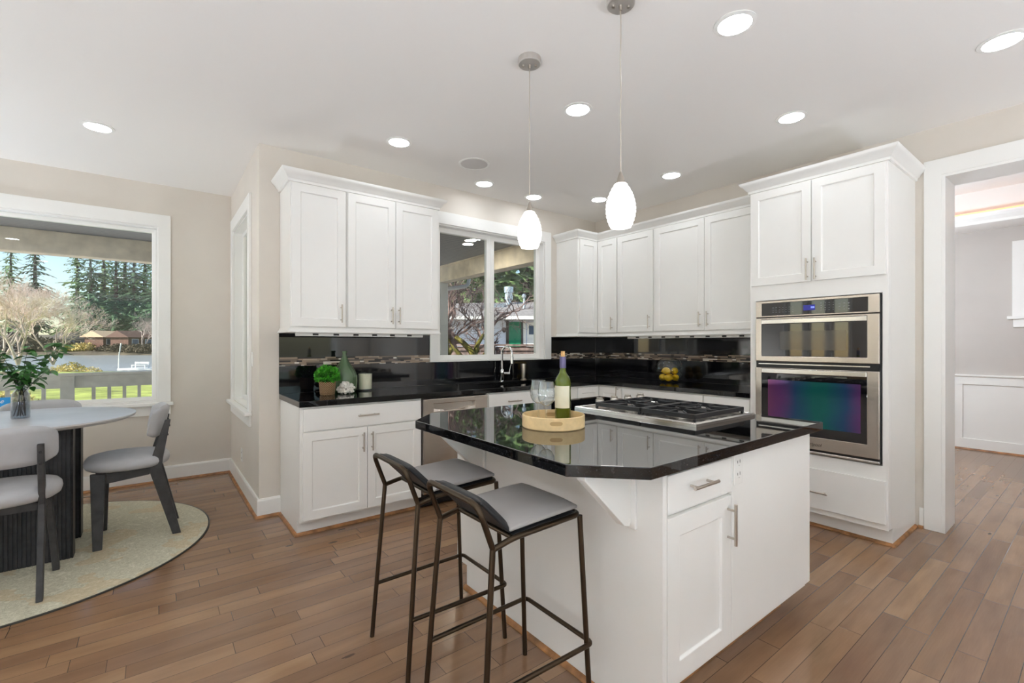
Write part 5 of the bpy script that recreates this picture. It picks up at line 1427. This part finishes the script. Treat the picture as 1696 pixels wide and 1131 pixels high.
# cottages on the far shore
def cottage(label, u, v, D_, w, h, roofc, wallc, rot, nwin):
    t = thing('cottage', label, 'house', (0, 0, 0), 'cottages across the lake')
    obj('walls', MB().box(-w/2, w/2, -2.5, 2.5, 0, h), wallc, t)
    obj('roof', MB().prism([(-3.3, h), (3.3, h), (0, h+1.5)], -w/2-0.6, w/2+0.6, 'x'), roofc, t)
    for i in range(nwin):
        x = -w/2+w*(i+0.5)/nwin
        f = obj('window', MB().box(x-0.75, x+0.75, -2.56, -2.502, 0.9, h-0.35), M['housewhite'], t)
        obj('pane', MB().box(x-0.62, x+0.62, -2.60, -2.562, 1.0, h-0.45), M['pane'], f)
    p = ray_at(u, v, D_); t.location = p; t.rotation_euler = (0, 0, rot)
cottage('brown cottage with a pale tan roof on the far shore, seen between fir trunks', 196, 577, 110, 11, 2.6, P('tan_roof', (206, 178, 148), 0.8), M['redbrick'], 0.75, 4)
cottage('dark red cottage at the right end of the far shore', 231, 577.5, 108, 9, 2.6, P('brown_roof', (104, 76, 68), 0.8), M['redbrick'], 0.7, 3)
cottage('small bluish white boathouse at the left on the far shore', 126, 578, 111, 6, 2.4, P('boathouse_roof', (86, 82, 84), 0.8), P('boathouse_wall', (150, 160, 182), 0.8), 0.7, 2)

# dock, bench and mast near the water edge
q0 = ray_at(194, 614, 40); q1 = ray_at(262, 613, 40); zz = -0.93
DK = thing('floating_dock', 'white floating dock at the edge of the lake', 'dock', (q0+q1)/2*1.0)
m = MB(); e = (q1-q0); e.z = 0; n_ = Vector((-e.y, e.x, 0)).normalized()*2.2
m.prism([(q0.x, q0.y), (q1.x, q1.y), (q1.x+n_.x, q1.y+n_.y), (q0.x+n_.x, q0.y+n_.y)], zz, zz+0.16); obj('deck', m, M['housewhite'], DK)
def at40(u, D_=40.6): p = ray_at(u, 610, D_); p.z = zz+0.1605; return p
bx_ = thing('bench', 'white bench standing on the floating dock', 'bench', at40(232))
bd = e.normalized(); bn_ = Vector((-bd.y, bd.x, 0)); c_ = at40(232)
def bbox_(m, a0, a1, b0, b1, z0, z1):
    pts = [c_+bd*a+bn_*b for a, b in ((a0, b0), (a1, b0), (a1, b1), (a0, b1))]; m.prism([(p.x, p.y) for p in pts], c_.z+z0, c_.z+z1)
m = MB(); bbox_(m, -0.62, 0.62, -0.2, 0.25, 0.24, 0.29); obj('seat', m, M['housewhite'], bx_)
m = MB(); bbox_(m, -0.62, 0.62, 0.2, 0.25, 0.38, 0.56); obj('backrest', m, M['housewhite'], bx_)
for a in (-0.6, 0.54):
    for b in (-0.2, 0.19):
        m = MB(); bbox_(m, a, a+0.06, b, b+0.06, 0, 0.24 if b < 0 else 0.38); obj('leg', m, M['housewhite'], bx_)
p = at40(196.5); m = MB(); m.tube([p, p+Vector((0.03, 0, 1.2)), p+Vector((0.16, 0.02, 2.2))], 0.045, 8)
obj('white_pole', m, M['housewhite'], None, p, smooth=60, label='thin white pole standing on the left end of the floating dock', cat='pole')
m = MB(); p = ray_at(85, 597, 62); m.ellipsoid((0, 0, 0.08), 0.55, 0.3, 0.16, 12, 8)
obj('float', m, M['rubber'], None, None, smooth=60, label='small dark float on the lake', cat='float').location = Vector((p.x, p.y, -0.93))
# stone edging and picnic things on the lawn behind the railing
p = ray_at(78, 648, 26); p.z = -0.66
LBK = thing('low_wall', 'low dark timber retaining wall on the lawn behind the railing post', 'wall', p)
d0 = frame(0, 1); m = MB(); m.prism([(p.x-2.4*d0.x, p.y-2.4*d0.y), (p.x+0.4*d0.x, p.y+0.4*d0.y), (p.x+0.4*d0.x+0.3*d0.y, p.y+0.4*d0.y-0.3*d0.x), (p.x-2.4*d0.x+0.3*d0.y, p.y-2.4*d0.y-0.3*d0.x)], -0.66, -0.25); obj('timbers', m, M['bark'], LBK)

# ------------------------------------------------------------------ the neighbour's yard through the sink window
FV, RV = Vector((math.cos(TH), math.sin(TH), 0)), Vector((math.sin(TH), -math.cos(TH), 0))
DF = 12.5
FN = thing('board_fence', 'weathered vertical board fence behind the mossy tree', 'fence', frame(DF, -1.0))
def fpt(w, D_): p = frame(D_, w); return p
fm = MB(); w = -3.2; k = 0; rnd = random.Random(2)
while w < 1.4:
    a, b = fpt(w, DF), fpt(w+0.135, DF+0.004); a2, b2 = fpt(w, DF+0.02), fpt(w+0.135, DF+0.024)
    fm.prism([(a.x, a.y), (b.x, b.y), (b2.x, b2.y), (a2.x, a2.y)], -0.6, 1.245+rnd.uniform(-.012, .008)); w += 0.138
obj('boards', fm, M['fence'], FN)
a, b, c_, d_ = fpt(-3.2, DF-0.05), fpt(1.4, DF-0.05), fpt(1.4, DF+0.03), fpt(-3.2, DF+0.03)
obj('top_rail', MB().prism([(p.x, p.y) for p in (a, b, c_, d_)], 1.25, 1.30), M['fence'], FN)
a, b, c_, d_ = fpt(-3.2, DF-0.04), fpt(1.4, DF-0.04), fpt(1.4, DF-0.002), fpt(-3.2, DF-0.002)
obj('rail', MB().prism([(p.x, p.y) for p in (a, b, c_, d_)], 1.13, 1.2), M['fence'], FN)
for w in (-0.50, -2.5):
    a, b, c_, d_ = fpt(w-0.05, DF-0.14), fpt(w+0.05, DF-0.14), fpt(w+0.05, DF-0.052), fpt(w-0.05, DF-0.052)
    obj('post', MB().prism([(p.x, p.y) for p in (a, b, c_, d_)], -0.6, 1.27), M['darktrim'], FN)

DH = 21.0                           # house front, squarely facing the window
NH = thing('neighbor_house', 'pale low house with a grey shingle roof beyond the fence', 'house', frame(DH, 0))
def hq(m, w0, w1, d0_, d1_, z0, z1):
    ps = [frame(DH+d0_, w0), frame(DH+d0_, w1), frame(DH+d1_, w1), frame(DH+d1_, w0)]
    m.prism([(p.x, p.y) for p in ps], z0, z1); return m
obj('walls', hq(MB(), -5.5, 6, 0, 6, -0.4, 2.5), M['siding'], NH)
rf = MB()
def hp(w, d_, z): p = frame(DH+d_, w); return rf.bm.verts.new((p.x, p.y, z))
EV, RG_ = 2.50, 3.50
va = [hp(-6, -0.9, EV), hp(6.5, -0.9, EV), hp(6.5, 3.2, RG_+0.1), hp(-6, 3.2, RG_-0.1)]; vb = [hp(-6, -0.9, EV-0.12), hp(6.5, -0.9, EV-0.12), hp(6.5, 7, EV-0.1), hp(-6, 7, EV-0.1)]
rf.bm.faces.new(va); rf.bm.faces.new(vb[::-1]); rf.bm.faces.new((va[0], vb[0], vb[1], va[1])); rf.bm.faces.new((va[3], va[2], vb[2], vb[3])); rf.bm.faces.new((va[0], va[3], vb[3], vb[0])); rf.bm.faces.new((va[1], vb[1], vb[2], va[2]))
obj('roof', rf, M['shingle'], NH)
obj('gutter', hq(MB(), -6, 6.5, -0.99, -0.905, EV-0.12, EV+0.02), M['housewhite'], NH)
U = lambda u: (u-CX)/FPX*DH
gd = obj('front_door', hq(MB(), U(843), U(863), -0.05, -0.002, 0.25, 2.32), M['greendoor'], NH, label='bright green panelled front door')
pm = MB()
for i in range(2):
    for z0, z1 in ((0.4, 0.95), (1.05, 1.6), (1.7, 2.2)):
        a = U(843)+0.06+i*0.25; hq(pm, a, a+0.2, -0.065, -0.0505, z0, z1)
obj('door_panel', pm, M['greendoor'], gd)
obj('door_frame', hq(hq(MB(), U(838), U(842.8), -0.06, -0.002, 0.2, 2.42), U(863.2), U(866), -0.06, -0.002, 0.2, 2.42), M['darktrim'], NH)
obj('sidelight', hq(MB(), U(866.5), U(871), -0.04, -0.002, 0.2, 2.4), M['housewhite'], NH)
sd_ = obj('side_door', hq(MB(), U(873), U(885), -0.05, -0.002, 0.2, 2.3), M['housewhite'], NH)
obj('door_glass', hq(MB(), U(876), U(884), -0.056, -0.0505, 1.75, 2.15), M['pane'], sd_)
wl = obj('window', hq(MB(), U(742), U(752), -0.04, -0.002, 0.9, 2.1), M['housewhite'], NH)
obj('pane', hq(MB(), U(743.5), U(750.5), -0.045, -0.0405, 1.0, 2.0), M['pane'], wl)
lp_ = MB(); q = frame(DH-0.12, U(835)); lp_.ellipsoid((q.x, q.y, 1.95), 0.09, 0.09, 0.12, 12, 8); obj('porch_lamp', lp_, M['darktrim'], NH, smooth=60)
def rz(d_): return EV + (RG_-EV)*(d_+0.9)/4.1
for (w, d_, s, r0, h, nm) in ((U(842.5), 2.5, 1, 0.13, 0.75, 'flue'),):
    q = frame(DH+d_, (842.5-CX)/FPX*(DH+d_)); zb = rz(d_)
    m = MB(); m.lathe([(0, 0), (0.15, 0), (0.15, 0.32), (0.20, 0.34), (0.20, 0.62), (0.17, 0.64), (0.17, 0.68), (0.23, 0.69), (0.23, 0.98), (0, 1.0)], (q.x, q.y, zb-0.1), 20)
    fl = obj('flue_pipe', m, M['galv'], NH, smooth=40)
q = frame(DH+1.0, (868-CX)/FPX*(DH+1)); m = MB(); zb = rz(1.0)-0.05
m.tube([(q.x, q.y, zb-0.3), (q.x, q.y, zb+0.62)], 0.045, 8)
m.lathe([(0.0, 0.6), (0.09, 0.6), (0.11, 0.7), (0.06, 0.78), (0, 0.78)], (q.x, q.y, zb), 14); ms = obj('service_mast', m, M['galv'], NH, smooth=40)
m = MB(); c_ = Vector((q.x, q.y, zb+0.35))
m.tube([c_ + RV*(0.32*math.cos(a)+0.02) + Vector((0, 0, 0.30*math.sin(a)-0.05)) - FV*0.06 for a in [0.7+5.2*i/18 for i in range(19)]], 0.014, 6); obj('cable_loop', m, M['rubber'], ms, smooth=60)
for (u0, u1, d0_, d1_) in ((797, 812, 0.9, 1.5), (814, 838, 1.3, 2.1)):
    m = MB(); ps = []
    for (u, d_) in ((u0, d0_), (u1-3, d0_+0.15), (u1, d1_), (u0+4, d1_-0.15)):
        p = frame(DH+d_, (u-CX)/FPX*(DH+d_)); ps.append(Vector((p.x, p.y, rz(d_)+0.03)))
    lo = [m.bm.verts.new(p) for p in ps]; hi = [m.bm.verts.new(p+Vector((0, 0, 0.09))) for p in ps]
    m.bm.faces.new(lo[::-1]); m.bm.faces.new(hi)
    for i in range(4): m.bm.faces.new((lo[i], lo[(i+1) % 4], hi[(i+1) % 4], hi[i]))
    obj('skylight', m, M['galv'], NH)

tk, tw = bare(3.6, 0.80, 17, 7, 0.115, 0.10, 3, 8, 1.3, 0.74, base_dirs=[(0.15, 0.1, 1), (-0.5, 0.35, 1)])
mt_ = baretree('gnarled bare tree with a mossy trunk in front of the board fence', ray_at(756, 660, 10.2), tk, tw, M['moss'], M['twig_brown'], 2.0)
mt_.location.z = -0.02
tk, tw = bare(2.5, 0.78, 23, 6, 0.08, 0.1, 3, 8, 1.3, 0.74, base_dirs=[(0.25, -0.15, 1)])
m2 = baretree('second smaller bare mossy tree right of the gnarled one', ray_at(781, 655, 11.3), tk, tw, M['moss'], M['twig_brown'], 0.3)
m2.location.z = 0.1
# dark evergreens behind the neighbour's house
ER = [(735, 36, 11, 4.2), (765, 33, 9, 3.8), (792, 38, 12, 4.6), (818, 35, 13, 4.6), (845, 39, 15, 5.2), (872, 36, 14, 5.0), (900, 38, 15, 5.4)]
ep = None
for i, (u, D_, H, R) in enumerate(ER):
    p = ray_at(u, 560, D_); p.z = 0.0
    lb = 'dark evergreen behind the grey roof, %s from the left in the sink window' % nth[i]
    if i == 0: ep = fir('evergreen_tree', lb, p, H, R, 77, M['needle2'], 'evergreens behind the neighbour house', 0.9)
    else: dup(ep, p, i*0.9, lb, scale=(R/4.2, R/4.2, H/11))
